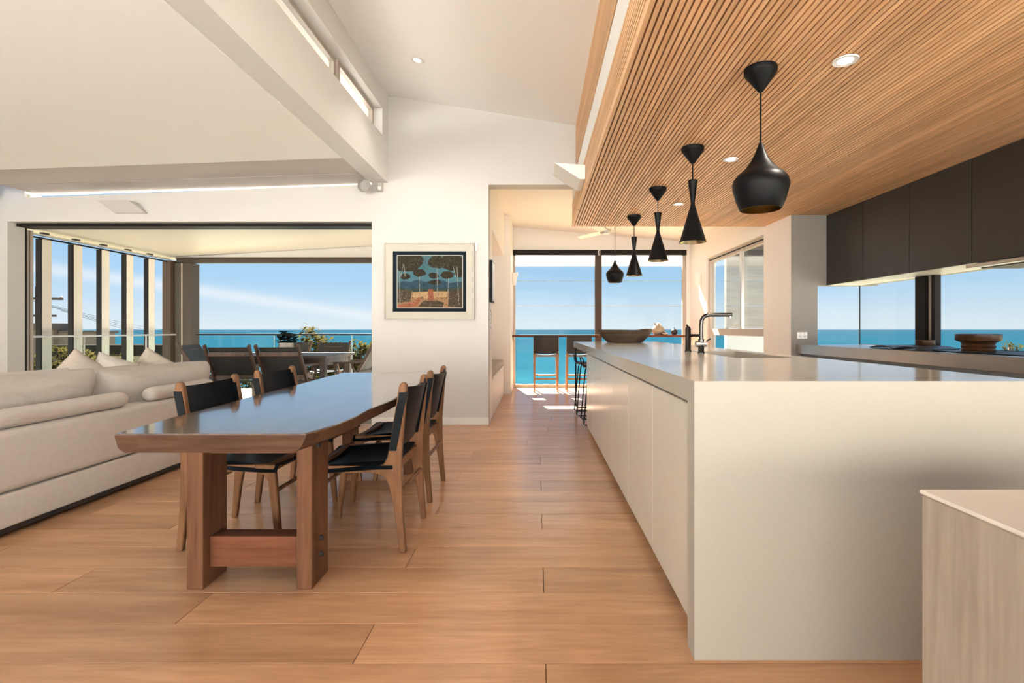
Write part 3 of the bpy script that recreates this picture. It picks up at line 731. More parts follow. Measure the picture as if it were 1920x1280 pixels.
CH = [((-.905, 2.735), 180, 'dark leather sling dining chair on the aisle side, nearer the camera'),
      ((-.925, 3.463), 180, 'dark leather sling dining chair on the aisle side, nearer the painting wall'),
      ((-1.505, 2.757), 0, 'dark leather sling dining chair on the sofa side, nearer the camera'),
      ((-1.505, 3.455), 0, 'dark leather sling dining chair on the sofa side, nearer the terrace')]
for i, ((x, y), a, lab) in enumerate(CH):
    o = chair0 if i == 0 else copy_tree(chair0)
    o.location = (x, y, 0); o.rotation_euler = (0, 0, R(a)); o['label'] = lab

# ================================================================== SOFA
SX = -2.76
so = root('sofa', (-3.25, 3.2, 0), 'large oatmeal linen sofa seen from behind', 'sofa')
def soft(nm, mt, par, *a, c=.03):
    m_ = MB().box(*a, c=c); o = m_.build(nm, mt, par, 50); return o
soft('base', 'linen', so, -3.78, SX, 1.35, 4.50, .055, .232, c=.012)
soft('back_panel', 'linen', so, -3.02, SX+.004, 1.35, 4.50, .238, .565, c=.035)
soft('seat_cushion', 'linen', so, -3.80, -3.03, 1.40, 2.95, .238, .37, c=.05)
soft('seat_cushion', 'linen', so, -3.80, -3.03, 2.96, 4.46, .238, .37, c=.05)
for x, y in ((-2.84, 1.45), (-2.84, 4.38), (-3.7, 1.45), (-3.7, 4.38)):
    MB().lathe([(.03, 0), (.03, .06)], x, y, 12, True).build('foot', 'black', so, 40)
bx('plinth', 'dark', so, -3.7, SX-.03, 1.42, 4.43, .02, .056)
def bolster(y0, y1, label):
    x, z, r = -2.82, .565+.0525, .0525
    pts = []; rr = []
    n = 14
    for k in range(n+1):
        t = k/n; pts.append((x, lerp(y0, y1, t), z))
        e = min(t, 1-t)*(y1-y0)
        rr.append(r*math.sqrt(max(.02, 1-max(0, 1-e/.06)**2)))
    pts = [(x, y0, z)]+[(x, y0+d, z) for d in (.006, .02, .045, .08)]+[(x, lerp(y0+.08, y1-.08, k/6), z) for k in range(1, 6)]+[(x, y1-d, z) for d in (.08, .045, .02, .006)]+[(x, y1, z)]
    rr = [r*q for q in (.55, .72, .88, .97, 1)]+[r]*5+[r*q for q in (1, .97, .88, .72, .55)]
    tag(MB().tube(pts, rr, 24).build('bolster', 'linen2', None, 50), label, 'cushion', 'linen bolsters along the sofa back')
bolster(2.60, 3.50, 'linen bolster on the sofa back under the nearer large cushion')
bolster(3.70, 4.42, 'linen bolster on the sofa back beside the farther large cushion')
def cushion(name, label, mtx, w, h, t, m='linen2', p=3.2, puff=.5, grp='large sofa back cushions'):
    o = MB().pillow(mtx, w, h, t, p, 18, puff).build(name, m, None, 70, weld=True)
    return tag(o, label, 'cushion', grp)
cushion('back_cushion', 'large linen back cushion at the left edge of the picture', rot((-3.07, 2.80, .600), 0, 0, 90) @ Matrix.Rotation(R(14), 4, 'X'), 1.36, .46, .30, p=5, puff=.42)
cushion('back_cushion', 'large linen back cushion at the terrace end of the sofa', rot((-3.07, 4.10, .590), 0, 0, 90) @ Matrix.Rotation(R(14), 4, 'X'), 1.16, .44, .30, p=5, puff=.42)
G2 = 'throw pillows on the sofa'
cushion('throw_pillow', 'linen throw pillow peeking over the sofa at far left', rot((-3.62, 3.58, .60), 0, 0, 70) @ Matrix.Rotation(R(20), 4, 'X'), .50, .44, .18, 'linen2', 3, .5, G2)
cushion('throw_pillow', 'long linen pillow behind the nearer large sofa cushion', rot((-3.42, 3.86, .60), 0, 0, 84) @ Matrix.Rotation(R(16), 4, 'X'), .86, .42, .2, 'linen2', 3.5, .5, G2)
cushion('throw_pillow', 'pointed linen pillow standing on its corner, left of the pair', rot((-4.05, 4.55, .615), 0, 0, 40) @ Matrix.Rotation(R(38), 4, 'Y'), .44, .44, .17, 'linen3', 3, .5, G2)
cushion('throw_pillow', 'beige pillow leaning between the two pointed pillows', rot((-3.85, 4.72, .60), 0, 0, 20) @ Matrix.Rotation(R(20), 4, 'Y'), .48, .44, .17, 'linen2', 3, .5, G2)
cushion('throw_pillow', 'tan pointed pillow standing on its corner, right of the pair', rot((-3.72, 5.0, .625), 0, 0, 15) @ Matrix.Rotation(R(32), 4, 'Y'), .44, .42, .17, 'linen3', 3, .5, G2)
# return of the sofa that carries the pillows
ch = root('sofa_chaise', (-4.2, 4.75, 0), 'low linen sofa end piece behind the main sofa back', 'sofa')
soft('base', 'linen', ch, -4.9, -3.32, 4.54, 5.35, .05, .235, c=.012); soft('seat_cushion', 'linen', ch, -4.9, -3.32, 4.54, 5.35, .24, .31, c=.03)
for x, y in ((-4.8, 4.65), (-3.42, 4.65), (-4.8, 5.25), (-3.42, 5.25)):
    MB().lathe([(.03, 0), (.03, .055)], x, y, 12, True).build('foot', 'black', ch, 40)

# ================================================================== KITCHEN RUN
kb = root('kitchen_bench', (3.3, 3.5, .82), 'long brushed steel kitchen benchtop below the splashback window', 'worktop')
bx('top', 'steel', kb, 2.93, 3.64, -.4, 5.774, .822, .921, c=.002)
ordw = ['farthest', 'second farthest', 'third farthest', 'fourth farthest', 'fifth farthest']
for i in range(6):
    yb = 5.774-.642*i; ya = yb-.640
    wd = (['farthest', 'second', 'third', 'fourth', 'fifth', 'nearest'])[i]
    r = root('base_cabinet', (3.3, (ya+yb)/2, 0), f'grey base cabinet under the steel bench, {wd} counting from the grey end wall' if 0 < i < 5 else f'grey base cabinet under the steel bench, {wd} unit of the row', 'cabinet', 'base cabinets along the window')
    bx('body', 'basecab', r, 2.98, 3.62, ya+.001, yb-.001, .10, .82); bx('kick_board', 'dark', r, 3.03, 3.05, ya+.001, yb-.001, 0, .10)
    bx('drawer', 'basecab', r, 2.955, 2.979, ya+.0025, yb-.0025, .46, .79, c=.002); bx('drawer', 'basecab', r, 2.955, 2.979, ya+.0025, yb-.0025, .11, .455, c=.002)
for i in range(5):
    yb = 5.774-.642*i; ya = yb-.640
    wd = ['beside the grey end wall', 'second from the grey end wall', 'third from the grey end wall', 'above the range hood', 'nearest the camera'][i]
    r = root('wall_cabinet', (3.46, (ya+yb)/2, 1.587), f'dark charcoal wall cabinet {wd}', 'cabinet', 'dark wall cabinets above the window')
    bx('body', 'cabinet', r, 3.288, 3.655, ya+.001, yb-.001, 1.592, 2.378); bx('door', 'cabinet', r, 3.267, 3.2875, ya+.003, yb-.003, 1.587, 2.372, c=.0015)
    bx('bottom_panel', 'white', r, 3.289, 3.655, ya+.001, yb-.001, 1.586, 1.5918)
hd = root('range_hood', (3.45, 3.5, 1.55), 'slide-out steel range hood under the dark wall cabinets', 'range hood')
bx('visor', 'steel', hd, 3.215, 3.60, 3.215, 3.838, 1.548, 1.572, c=.003); bx('filter', 'dark', hd, 3.30, 3.58, 3.25, 3.80, 1.542, 1.5475); bx('housing', 'dark', hd, 3.29, 3.62, 3.23, 3.82, 1.5725, 1.5855)
# hob, pot-like bowls and dark open book
hb = root('cooktop', (3.33, 3.55, .921), 'black glass cooktop set into the steel bench', 'cooktop')
bx('glass_top', 'black', hb, 3.05, 3.52, 3.2, 3.95, .9215, .928, c=.002)
for x, y in ((3.18, 3.38), (3.40, 3.38), (3.18, 3.76), (3.40, 3.76)):
    MB().lathe([(.07, .9285), (.075, .9295), (.08, .9285)], x, y, 20).build('heating_ring', 'grey', hb, 40)
def turned(nm, x, y, z, prof, m, label, cat):
    return tag(MB().lathe([(r, z+h) for r, h in prof], x, y, 32, False).build(nm, m, None, 40), label, cat)
turned('pedestal_bowl', 3.33, 3.86, .9300, [(.001, 0), (.100, .0), (.104, .008), (.098, .02), (.104, .035), (.098, .05), (.104, .062), (.12, .072), (.135, .076), (.138, .082), (.138, .125), (.130, .127), (.126, .09), (.001, .085)], 'tortoise', 'wide tortoiseshell pedestal bowl on the steel bench', 'bowl')
turned('small_dish', 3.40, 4.48, .9216, [(.001, 0), (.05, 0), (.05, .02), (.070, .025), (.072, .03), (.072, .075), (.066, .076), (.064, .04), (.001, .035)], 'tortoise', 'small tortoiseshell dish in front of the dark window post', 'bowl')
def leafp(u, v): return (3.02+.30*u, 4.02+.62*v, .928+.022*abs(math.sin(v*2*PI))*(1 if u < .99 else 1)+.004*u)
tag(MB().sheet(leafp, 6, 24, .008).build('open_magazine', 'book', None, 50), 'dark open magazine lying on the steel bench', 'magazine')
# power outlet on the grey wall
po = root('power_outlet', (2.99, 5.775, 1.02), 'white double power outlet on the grey end wall', 'outlet')
bx('plate', 'white', po, 2.935, 3.05, 5.764, 5.7755, .985, 1.06, c=.003)
for x in (2.958, 3.006):
    bx('switch', 'silver', po, x+.002, x+.018, 5.761, 5.7635, 1.035, 1.052)
    for k, (dx, dz) in enumerate(((0, .012), (.018, .012), (.009, 0))): bx('slot', 'dark', po, x+dx, x+dx+.004, 5.7625, 5.7638, .998+dz, 1.008+dz)

# ================================================================== FOREGROUND MARBLE BLOCK
mb = root('marble_plinth', (1.3, .75, 0), 'pale veined stone block in the right foreground', 'stone block')
bx('block', 'marble', mb, .884, 1.75, .25, 1.176, 0, .712, c=.003); bx('top_slab', 'marbletop', mb, .880, 1.754, .246, 1.180, .7125, .722, c=.003)

# ================================================================== PAINTING
PX0, PX1, PZ0, PZ1 = -1.734, -.708, 1.197, 2.076
pt = root('framed_painting', (-1.22, YW-.02, PZ0), 'framed landscape painting with navy mount on the cream wall', 'painting')
yf = YW-.002
def fr_ring(d, y): return [(PX0+d, y, PZ0+d), (PX1-d, y, PZ0+d), (PX1-d, y, PZ1-d), (PX0+d, y, PZ1-d)]
MB().loft([fr_ring(0, yf), fr_ring(0, yf-.045), fr_ring(.012, yf-.045), fr_ring(.018, yf-.036), fr_ring(.095, yf-.022), fr_ring(.095, yf)], cap=False, closed=True).build('frame', 'framew', pt)
bx('mount', 'navy', pt, PX0+.093, PX1-.093, yf-.014, yf-.004, PZ0+.093, PZ1-.093)
ax0, ax1, az0, az1 = PX0+.148, PX1-.140, PZ0+.142, PZ1-.146
MB().box(ax0-.008, ax1+.008, yf-.018, yf-.0142, az0-.008, az1+.008).build('slip', 'framew', pt)
AW, AH = ax1-ax0, az1-az0
layer = [0]
def paint(nm, c, pts, var=.35, scale=22):
    layer[0] += 1; y1 = yf-.0182-.00012*layer[0]
    key = 'paint_%s' % nm
    if key not in M: M[key] = mat(key, tuple(.72*q for q in c), .7, var=var, scale=scale, spec=.05)
    MB().prism([(ax0+AW*max(0, min(1, u)), az0+AH*max(0, min(1, v))) for u, v in pts], 'y', y1-.0001, y1+.0001).build('painted_'+nm, key, pt)
def blob(cx, cy, rx, ry, n=14, j=.12): return [(cx+rx*math.cos(2*PI*k/n)*random.uniform(1-j, 1+j), cy+ry*math.sin(2*PI*k/n)*random.uniform(1-j, 1+j)) for k in range(n)]
paint('sky', (.09, .21, .26), [(0, .45), (1, .45), (1, 1), (0, 1)], .15, 6)
paint('hills', (.045, .095, .14), [(0, .3), (1, .3), (1, .50), (.9, .49), (.8, .47), (.7, .53), (.6, .55), (.52, .51), (.42, .5), (.34, .54), (.27, .53), (.2, .49), (.1, .51), (0, .48)], .5)
paint('woodland', (.06, .085, .07), [(0, .22), (1, .22), (1, .4), (.85, .39), (.6, .37), (.4, .36), (.2, .37), (0, .38)], .6)
paint('ground', (.40, .24, .13), [(0, 0), (1, 0), (1, .3), (.7, .32), (.4, .31), (.2, .3), (0, .26)], .4)
paint('clearing', (.55, .37, .20), [(.22, .2), (.42, .18), (.75, .2), (.78, .29), (.5, .31), (.25, .28)], .2)
paint('track', (.42, .16, .09), [(.0, .05), (.15, .08), (.25, .1), (.33, .2), (.38, .2), (.3, .03), (.15, .0), (0, 0)], .4)
for pts in ([(0, .1), (.2, .12), (.22, .32), (0, .36)], [(.78, .02), (1, 0), (1, .38), (.8, .33)], [(.32, .02), (.7, .0), (.72, .1), (.6, .14), (.4, .13)]):
    paint('shed', (.10, .075, .05), pts, .6, 40)
paint('tower', (.34, .12, .07), [(.47, .14), (.56, .14), (.55, .36), (.48, .36)], .3, 40)
for cx, cy, rx, ry in ((.14, .86, .26, .17), (.28, .93, .12, .1), (.62, .88, .16, .12), (.85, .88, .2, .16), (.12, .6, .08, .06), (.34, .67, .1, .075), (.56, .62, .08, .06), (.77, .63, .1, .075), (.58, .49, .1, .045), (.95, .68, .08, .1)):
    paint('tree_crown', (.050, .042, .030), blob(cx, cy, rx, ry, 18), .6, 40)
for x0, x1, z0, z1 in ((.04, .03, .06, .7), (.05, .09, .6, .84), (.12, .10, .6, .84), (.95, .92, .06, .8), (.90, .86, .6, .8), (.62, .61, .25, .77), (.34, .34, .3, .6), (.78, .79, .25, .57)):
    paint('trunk', (.34, .34, .29), [(x0-.006, z0), (x0+.006, z0), (x1+.004, z1), (x1-.004, z1)], .3)
# fine brushwork: pale flecks on the crowns, dark strokes on sheds and clearing
def strokes(nm, c, n, region, sx, sz):
    layer[0] += 1; y1 = yf-.0182-.00012*layer[0]
    M['paint_'+nm] = mat('paint_'+nm, c, .6, spec=.2, var=.5, scale=90); m_ = MB()
    for _ in range(n):
        u = random.uniform(region[0], region[1]); v = random.uniform(region[2], region[3]); a = random.uniform(-.6, .6)
        x, z = ax0+AW*u, az0+AH*v; dx, dz = sx*random.uniform(.5, 1.3), sz*random.uniform(.5, 1.3)
        x = max(ax0+.012, min(ax1-.012, x)); z = max(az0+.012, min(az1-.012, z))
        m_.add([(x-dx, y1, z-dz*a), (x, y1, z-dz), (x+dx, y1, z+dz*a), (x, y1, z+dz)], [(0, 1, 2, 3)])
    o = m_.build('painted_'+nm, 'paint_'+nm, pt); o['kind'] = 'stuff'
strokes('crown_flecks', (.075, .06, .035), 170, (.02, .98, .78, .98), .007, .004)
strokes('olive_flecks', (.045, .06, .04), 150, (.02, .98, .74, .98), .008, .005)
strokes('treeline_flecks', (.03, .06, .065), 130, (.02, .98, .34, .50), .004, .012)
strokes('ground_strokes', (.06, .035, .02), 120, (.02, .98, .03, .28), .010, .005)
strokes('ochre_strokes', (.36, .21, .09), 70, (.05, .95, .02, .26), .011, .003)
strokes('shed_lines', (.02, .018, .015), 50, (.78, .98, .03, .34), .002, .016)
strokes('grey_lines', (.15, .14, .11), 60, (.02, .24, .08, .34), .002, .014)
bx('wall_controller', 'white', None, -.700, -.672, YW-.02, YW-.0005, 1.99, 2.08, c=.003); tag(bpy.data.objects['wall_controller'], 'small white wall controller beside the top of the painting', 'controller')

# ================================================================== SUNROOM THINGS
wb = root('window_bar', (1.2, 9.35, .95), 'reddish timber bar ledge running across the sunroom window', 'ledge')
bx('ledge', 'tablebeam', wb, -.435, 2.80, 9.16, 9.56, .955, .993, c=.003)
for x in (-.43, 2.765): bx('bracket', 'taupe', wb, x, x+.03, 9.25, 9.56, .89, .955)
for xa, xb, lab in ((-.455, 1.155, 'dark roller blind box above the left half of the sunroom window'), (1.17, 2.80, 'dark roller blind box above the right half of the sunroom window')):
    r = root('roller_blind', ((xa+xb)/2, YE-.05, 2.47), lab, 'blind', 'roller blinds of the sunroom')
    bx('head_box', 'grey' if False else 'darkframe', r, xa+.012, xb-.012, YE-.09, YE-.002, 2.475, 2.568, c=.004)
    for x in (xa, xb-.012): bx('end_bracket', 'silver', r, x, x+.0115, YE-.095, YE-.002, 2.47, 2.569)
# shell and pots on the ledge
sh = root('conch_shell', (2.22, 9.34, .993), 'large cream shell on the timber window ledge', 'shell')
b_ = MB(); b_.lathe([(.002, .9935), (.07, .995), (.115, 1.04), (.118, 1.08), (.09, 1.13), (.05, 1.17), (.02, 1.20), (.002, 1.215)], 2.22, 9.34, 22)
b_.build('body', 'shell', sh, 50)
for k in range(4):
    a = 1.2+k*.5; MB().loft([[(2.22+.07*math.cos(a)+.02*math.cos(q), 9.34-.04+.02*math.sin(q), 1.10+.02*k) for q in (0, 2.1, 4.2)], [(2.22+.10*math.cos(a)+.003*math.cos(q), 9.33-.04+.003*math.sin(q), 1.19+.01*k) for q in (0, 2.1, 4.2)]]).build('spine', 'shell', sh)
sm = root('small_shell', (2.30, 9.24, .993), 'small reddish shell half in front of the large cream shell', 'shell')
MB().lathe([(.002, .9935), (.05, .995), (.065, 1.01), (.055, 1.03), (.03, 1.045), (.002, 1.05)], 2.30, 9.22, 18).build('body', 'bowl', sm, 50); MB().tube([(2.25, 9.17, 1.02), (2.30, 9.155, 1.012), (2.35, 9.17, 1.02)], .008, 6).build('lip', 'shell', sm, 40)
pp = root('round_pot', (2.50, 9.30, .993), 'small round dark pot with a pointed neck on the window ledge', 'pot')
MB().lathe([(.002, .9935), (.04, .995), (.062, 1.03), (.055, 1.07), (.03, 1.092), (.012, 1.10)], 2.50, 9.30, 20).build('body', 'cabinet', pp, 50); MB().lathe([(.012, 1.098), (.008, 1.112), (.002, 1.13)], 2.50, 9.30, 10).build('stopper', 'cabinet', pp, 50)

def bar_stool(x, y, label):
    r = root('bar_stool', (x, y, 0), label, 'bar stool', 'timber bar stools at the sunroom window')
    hw = .205
    for s in (-1, 1):
        MB().loft([[(x+s*hw-.013, y-.20-.013, 0), (x+s*hw+.013, y-.20-.013, 0), (x+s*hw+.013, y-.20+.013, 0), (x+s*hw-.013, y-.20+.013, 0)],
                   [(x+s*hw-.019, y-.17-.02, .64), (x+s*hw+.019, y-.17-.02, .64), (x+s*hw+.019, y-.17+.02, .64), (x+s*hw-.019, y-.17+.02, .64)],
                   [(x+s*hw-.014, y-.215-.014, .985), (x+s*hw+.014, y-.215-.014, .985), (x+s*hw+.014, y-.215+.014, .985), (x+s*hw-.014, y-.215+.014, .985)]]).build('leg', 'stoolwood', r)
        MB().bar((x+s*hw, y+.19, 0), (x+s*hw*.95, y+.17, .63), .032, .032, (0, 1, 0)).build('leg', 'stoolwood', r)
        bx('side_rail', 'stoolwood', r, x+s*hw-.013, x+s*hw+.013, y-.16, y+.16, .60, .64)
    for dy, zz in ((-.195, .215), (.185, .25)): bx('foot_rail', 'stoolwood', r, x-hw+.012, x+hw-.012, y+dy-.012, y+dy+.012, zz, zz+.03)
    bx('back_rail', 'stoolwood', r, x-hw+.018, x+hw-.018, y-.185, y-.155, .615, .645)
    def seat(u, v): return (x-.20+.40*v, y-.17+.35*u, .648-.02*(1-(2*v-1)**2))
    MB().sheet(seat, 6, 12, .012).build('seat', 'stoolleather', r, 60)
    def back(u, v): return (x-.215+.43*u, y-.185-.05*v-.025*(1-(2*u-1)**2), .67+.325*v)
    MB().sheet(back, 12, 6, .012).build('backrest', 'stoolleather', r, 60)
    return r
bar_stool(.165, 9.10-.0, 'timber bar stool with dark leather back, fully visible at the window')
bar_stool(.74, 9.10-.0, 'timber bar stool with dark leather back, partly hidden by the island end')

def wire_stool(x, y, label):
    r = root('wire_stool', (x, y, 0), label, 'bar stool', 'black wire stools under the island overhang')
    for s in (-1, 1):
        yy = y+s*.20; yt = y+s*.155
        MB().tube([(x-.13, yt, .645), (x-.145, yt+s*.004, .60), (x-.195, yy, .02), (x-.175, yy, .009), (x+.195, yy, .009), (x+.215, yy, .02), (x+.155, yt+s*.004, .60), (x+.14, yt, .645)], .0075, 8).build('sled_leg', 'black', r, 50)
    MB().tube([(x-.185, y-.195, .14), (x-.185, y+.195, .14)], .006, 6).build('foot_bar', 'black', r, 50)
    MB().tube([(x+.195, y-.195, .22), (x+.195, y+.195, .22)], .006, 6).build('foot_bar', 'black', r, 50)
    def seat(u, v): return (x-.18+.36*u, y-.19+.38*v, .655-.018*(1-(2*v-1)**2)+.012*(1-u)**3)
    MB().sheet(seat, 8, 10, .008).build('seat', 'black', r, 60)
    MB().tube([(x-.13, y-.185, .655), (x-.19, y-.185, .67), (x-.205, y-.185, .75), (x-.21, y-.17, .763), (x-.21, y+.17, .763), (x-.205, y+.185, .75), (x-.19, y+.185, .67), (x-.13, y+.185, .655)], .007, 8).build('back_loop', 'black', r, 50)
wire_stool(.70, 6.62, 'black wire stool under the island overhang, nearer the window')
wire_stool(.73, 5.98, 'black wire stool under the island overhang, nearer the island doors')

ws = root('alcove_bench', (-.85, 7.5, 0), 'white built-in bench in the passage alcove', 'bench')
bx('body', 'beam', ws, -1.155, -.555, 6.325, 8.655, 0, .47); bx('seat_board', 'beam', ws, -1.155, -.54, 6.325, 8.655, .471, .495, c=.003)
tag(MB().box(-1.15, -.56, 6.33, 8.65, .496, .585, c=.025).build('bench_cushion', 'cushion', None, 50), 'grey fabric pad on the alcove bench', 'cushion')
wfm = root('wall_screen', (-.53, 6.15, 1.40), 'slim black framed screen on the passage wall edge', 'screen')
bx('bezel', 'black', wfm, -.5495, -.515, 5.96, 6.28, 1.41, 1.90, c=.004); bx('face', 'white', wfm, -.5145, -.512, 5.98, 6.26, 1.43, 1.88)
sw = root('switch_panel', (-.545, 6.05, 1.1), 'white strip of round switches below the passage screen', 'switch')
bx('plate', 'white', sw, -.5495, -.543, 6.0, 6.12, 1.08, 1.36)
for k in range(5): MB().tube([(-.544, 6.06, 1.115+.05*k+(0 if k else -.0)), (-.534, 6.06, 1.115+.05*k)], .009, 10).build('button', 'grey', sw, 40)

# ceiling fan
fx_, fy_, fz_ = 1.075, 8.0, 2.60
fan = root('ceiling_fan', (fx_, fy_, fz_), 'white ceiling fan with thin blades in the sunroom', 'fan')
MB().lathe([(.01, fz_-.03), (.07, fz_-.02), (.085, fz_+.01), (.085, fz_+.05), (.03, fz_+.07)], fx_, fy_, 24, True).build('motor', 'silver', fan, 40)
MB().tube([(fx_, fy_, fz_+.06), (fx_, fy_, zs(fx_)-.001)], .014, 10).build('down_rod', 'silver', fan, 40)
MB().lathe([(.055, zs(fx_)-.002), (.05, zs(fx_)-.05), (.02, zs(fx_)-.06)], fx_, fy_, 20, True).build('canopy', 'white', fan, 40)
for k in range(3):
    a = R(4+120*k); d = Vector((math.cos(a), math.sin(a), 0)); n = Vector((-d.y, d.x, 0)); p0 = Vector((fx_, fy_, fz_+.015))
    q = []
    for tt, wv in ((.07, .05), (.2, .065), (.66, .05)):
        c_ = p0+d*tt; q.append([tuple(c_-n*wv+Vector((0, 0, -.012))), tuple(c_+n*wv+Vector((0, 0, .012))), tuple(c_+n*wv+Vector((0, 0, .018))), tuple(c_-n*wv+Vector((0, 0, -.006)))])
    MB().loft(q).build('blade', 'white', fan)

# speakers and sensor high on the walls
def speaker(x, y, z, label, yaw):
    r = root('wall_speaker', (x, y, z), label, 'speaker', 'small wall speakers')
    mtx = rot((x, y, z), 12, 0, yaw)
    m = MB(); n = 16
    secs = []
    for yy, rr in ((-.10, .045), (-.095, .055), (.02, .058), (.05, .05)):
        secs.append([tuple(mtx @ Vector((rr*math.cos(2*PI*k/n), yy, rr*1.15*math.sin(2*PI*k/n)))) for k in range(n)])
    m.loft(secs).build('body', 'grey', r, 50)
    g = MB(); g.loft([[tuple(mtx @ Vector((.043*math.cos(2*PI*k/n), yy, .05*math.sin(2*PI*k/n)))) for k in range(n)] for yy in (-.105, -.1005)]).build('grille', 'grey', r, 50)
    MB().tube([tuple(mtx @ Vector((0, .03, .03))), (x+.02, y+.06, z+.07)], .012, 8).build('bracket', 'silver', r, 40)
speaker(-1.93, 5.70, 2.72-.03, 'silver wall speaker at the right end of the strip window', 35)
speaker(-6.15, 5.75, 2.66-.03, 'grey wall speaker in the far left corner', -30)
se = root('motion_sensor', (-1.78, YW-.03, 2.67), 'small cream motion sensor below the end of the beam', 'sensor')
bx('housing', 'framew', se, -1.815, -1.755, YW-.04, YW-.0005, 2.665, 2.762, c=.008); bx('lens', 'white', se, -1.803, -1.767, YW-.046, YW-.0405, 2.68, 2.715)

# ================================================================== TERRACE FURNITURE
dt = root('terrace_table', (-3.6, 7.4, 0), 'weathered timber dining table on the terrace', 'table')
bx('top', 'decktable', dt, -4.40, -2.82, 6.86, 7.95, .70, .738, c=.004)
for xa in (-4.35, -2.93):
    for ya in (6.91, 7.82): bx('leg', 'decktable', dt, xa, xa+.075, ya, ya+.075, -.015, .70)
for ya in (6.92, 7.86): bx('apron', 'decktable', dt, -4.275, -2.93, ya, ya+.028, .60, .70)
for xa in (-4.34, -2.895): bx('apron', 'decktable', dt, xa, xa+.028, 6.985, 7.82, .60, .70)
def make_terrace_chair():
    c = root('terrace_chair', (0, 0, 0), '', 'chair', 'dark sling chairs around the terrace table')
    hw = .255
    for s in (-1, 1):
        MB().bar((s*hw, -.30, .915), (s*hw, .24, 0), .028, .045, (0, 1, 0)).build('post', 'teakdark', c, 0, bev=.004)
        MB().bar((s*hw*.86, .24, .44), (s*hw*.86, -.28, 0), .026, .042, (0, 1, 0)).build('leg', 'teakdark', c, 0, bev=.004)
        MB().bar((s*hw*1.02, -.16, .655), (s*hw*1.02, .28, .645), .05, .024).build('armrest', 'teakdark', c, 0, bev=.004)
        MB().tube([(s*hw, .26, .64), (s*hw, .255, .55), (s*hw, .20, .45), (s*hw, .08, .34)], .017, 8).build('arm_support', 'teakdark', c, 50)
        bx('seat_rail', 'teakdark', c, s*hw*.9-.014, s*hw*.9+.014, -.14, .25, .415, .45)
    for z, y in ((.80, -.232), (.50, -.053)):
        MB().bar((-hw, y, z), (hw, y, z), .022, .05).build('back_rail', 'teakdark', c)
    MB().bar((-hw*.86, -.20, .10), (hw*.86, -.20, .10), .022, .03).build('stretcher', 'teakdark', c)
    MB().bar((-hw, .155, .12), (hw, .155, .12), .022, .03).build('stretcher', 'teakdark', c)
    def back(u, v):
        z = .50+.385*v; return (-.24+.48*u, -.055-.226*v-.018*(1-(2*u-1)**2)+.03, z)
    MB().sheet(back, 8, 6, .006).build('backrest', 'mesh', c, 60)
    def seat(u, v): return (-.225+.45*u, -.13+.37*v, .45-.02*(1-(2*u-1)**2))
    MB().sheet(seat, 8, 6, .006).build('seat', 'mesh', c, 60)
    return c
tc0 = make_terrace_chair()
TC = [((-3.80, 6.52), 6, 'dark sling terrace chair with its back to the room, left of the two'),
      ((-3.18, 6.54), 2, 'dark sling terrace chair with its back to the room, right of the two'),
      ((-4.70, 7.36), -82, 'dark sling terrace chair at the left end of the terrace table'),
      ((-4.02, 8.27), 180, 'dark sling terrace chair on the sea side, behind the potted plant'),
      ((-3.37, 8.27), 180, 'dark sling terrace chair on the sea side, right of the potted plant'),
      ((-2.50, 7.30), 84, 'dark sling terrace chair at the right end, cut off by the wall')]
for i, ((x, y), a, lab) in enumerate(TC):
    o = tc0 if i == 0 else copy_tree(tc0)
    o.location = (x, y, -.015); o.rotation_euler = (0, 0, R(a)); o['label'] = lab
# potted plant
px_, py_, pz_ = -3.52, 7.20, .738
pl = root('potted_plant', (px_, py_, pz_), 'dark leafy plant in a stone pot on the terrace table', 'plant')
MB().lathe([(.002, pz_+.001), (.075, pz_+.001), (.09, pz_+.02), (.098, pz_+.15), (.10, pz_+.165), (.09, pz_+.166), (.088, pz_+.12), (.002, pz_+.12)], px_, py_, 24).build('pot', 'pot', pl, 40)
for k in range(64):
    a = random.uniform(0, 2*PI); rr = random.uniform(.02, .17); hh = pz_+.17+random.uniform(0, .17)*(1.2-rr*3)
    tip = Vector((px_+rr*math.cos(a), py_+rr*math.sin(a), hh))
    if k < 10: MB().tube([(px_+.02*math.cos(a), py_+.02*math.sin(a), pz_+.12), tuple(tip)], .004, 5).build('stem', 'leafdark', pl)
    d = Vector((math.cos(a), math.sin(a), random.uniform(-.5, .4))).normalized(); n = Vector((-math.sin(a), math.cos(a), 0)); s = random.uniform(.045, .07)
    q = [tip-d*s, tip-d*s*.3+n*s*.7, tip+d*s*.5+n*s*.5, tip+d*s*1.1, tip+d*s*.5-n*s*.5, tip-d*s*.3-n*s*.7]
    up = d.cross(n)*.002
    MB().loft([[tuple(v-up) for v in q], [tuple(v+up) for v in q]]).build('leaf', 'leafdark', pl)

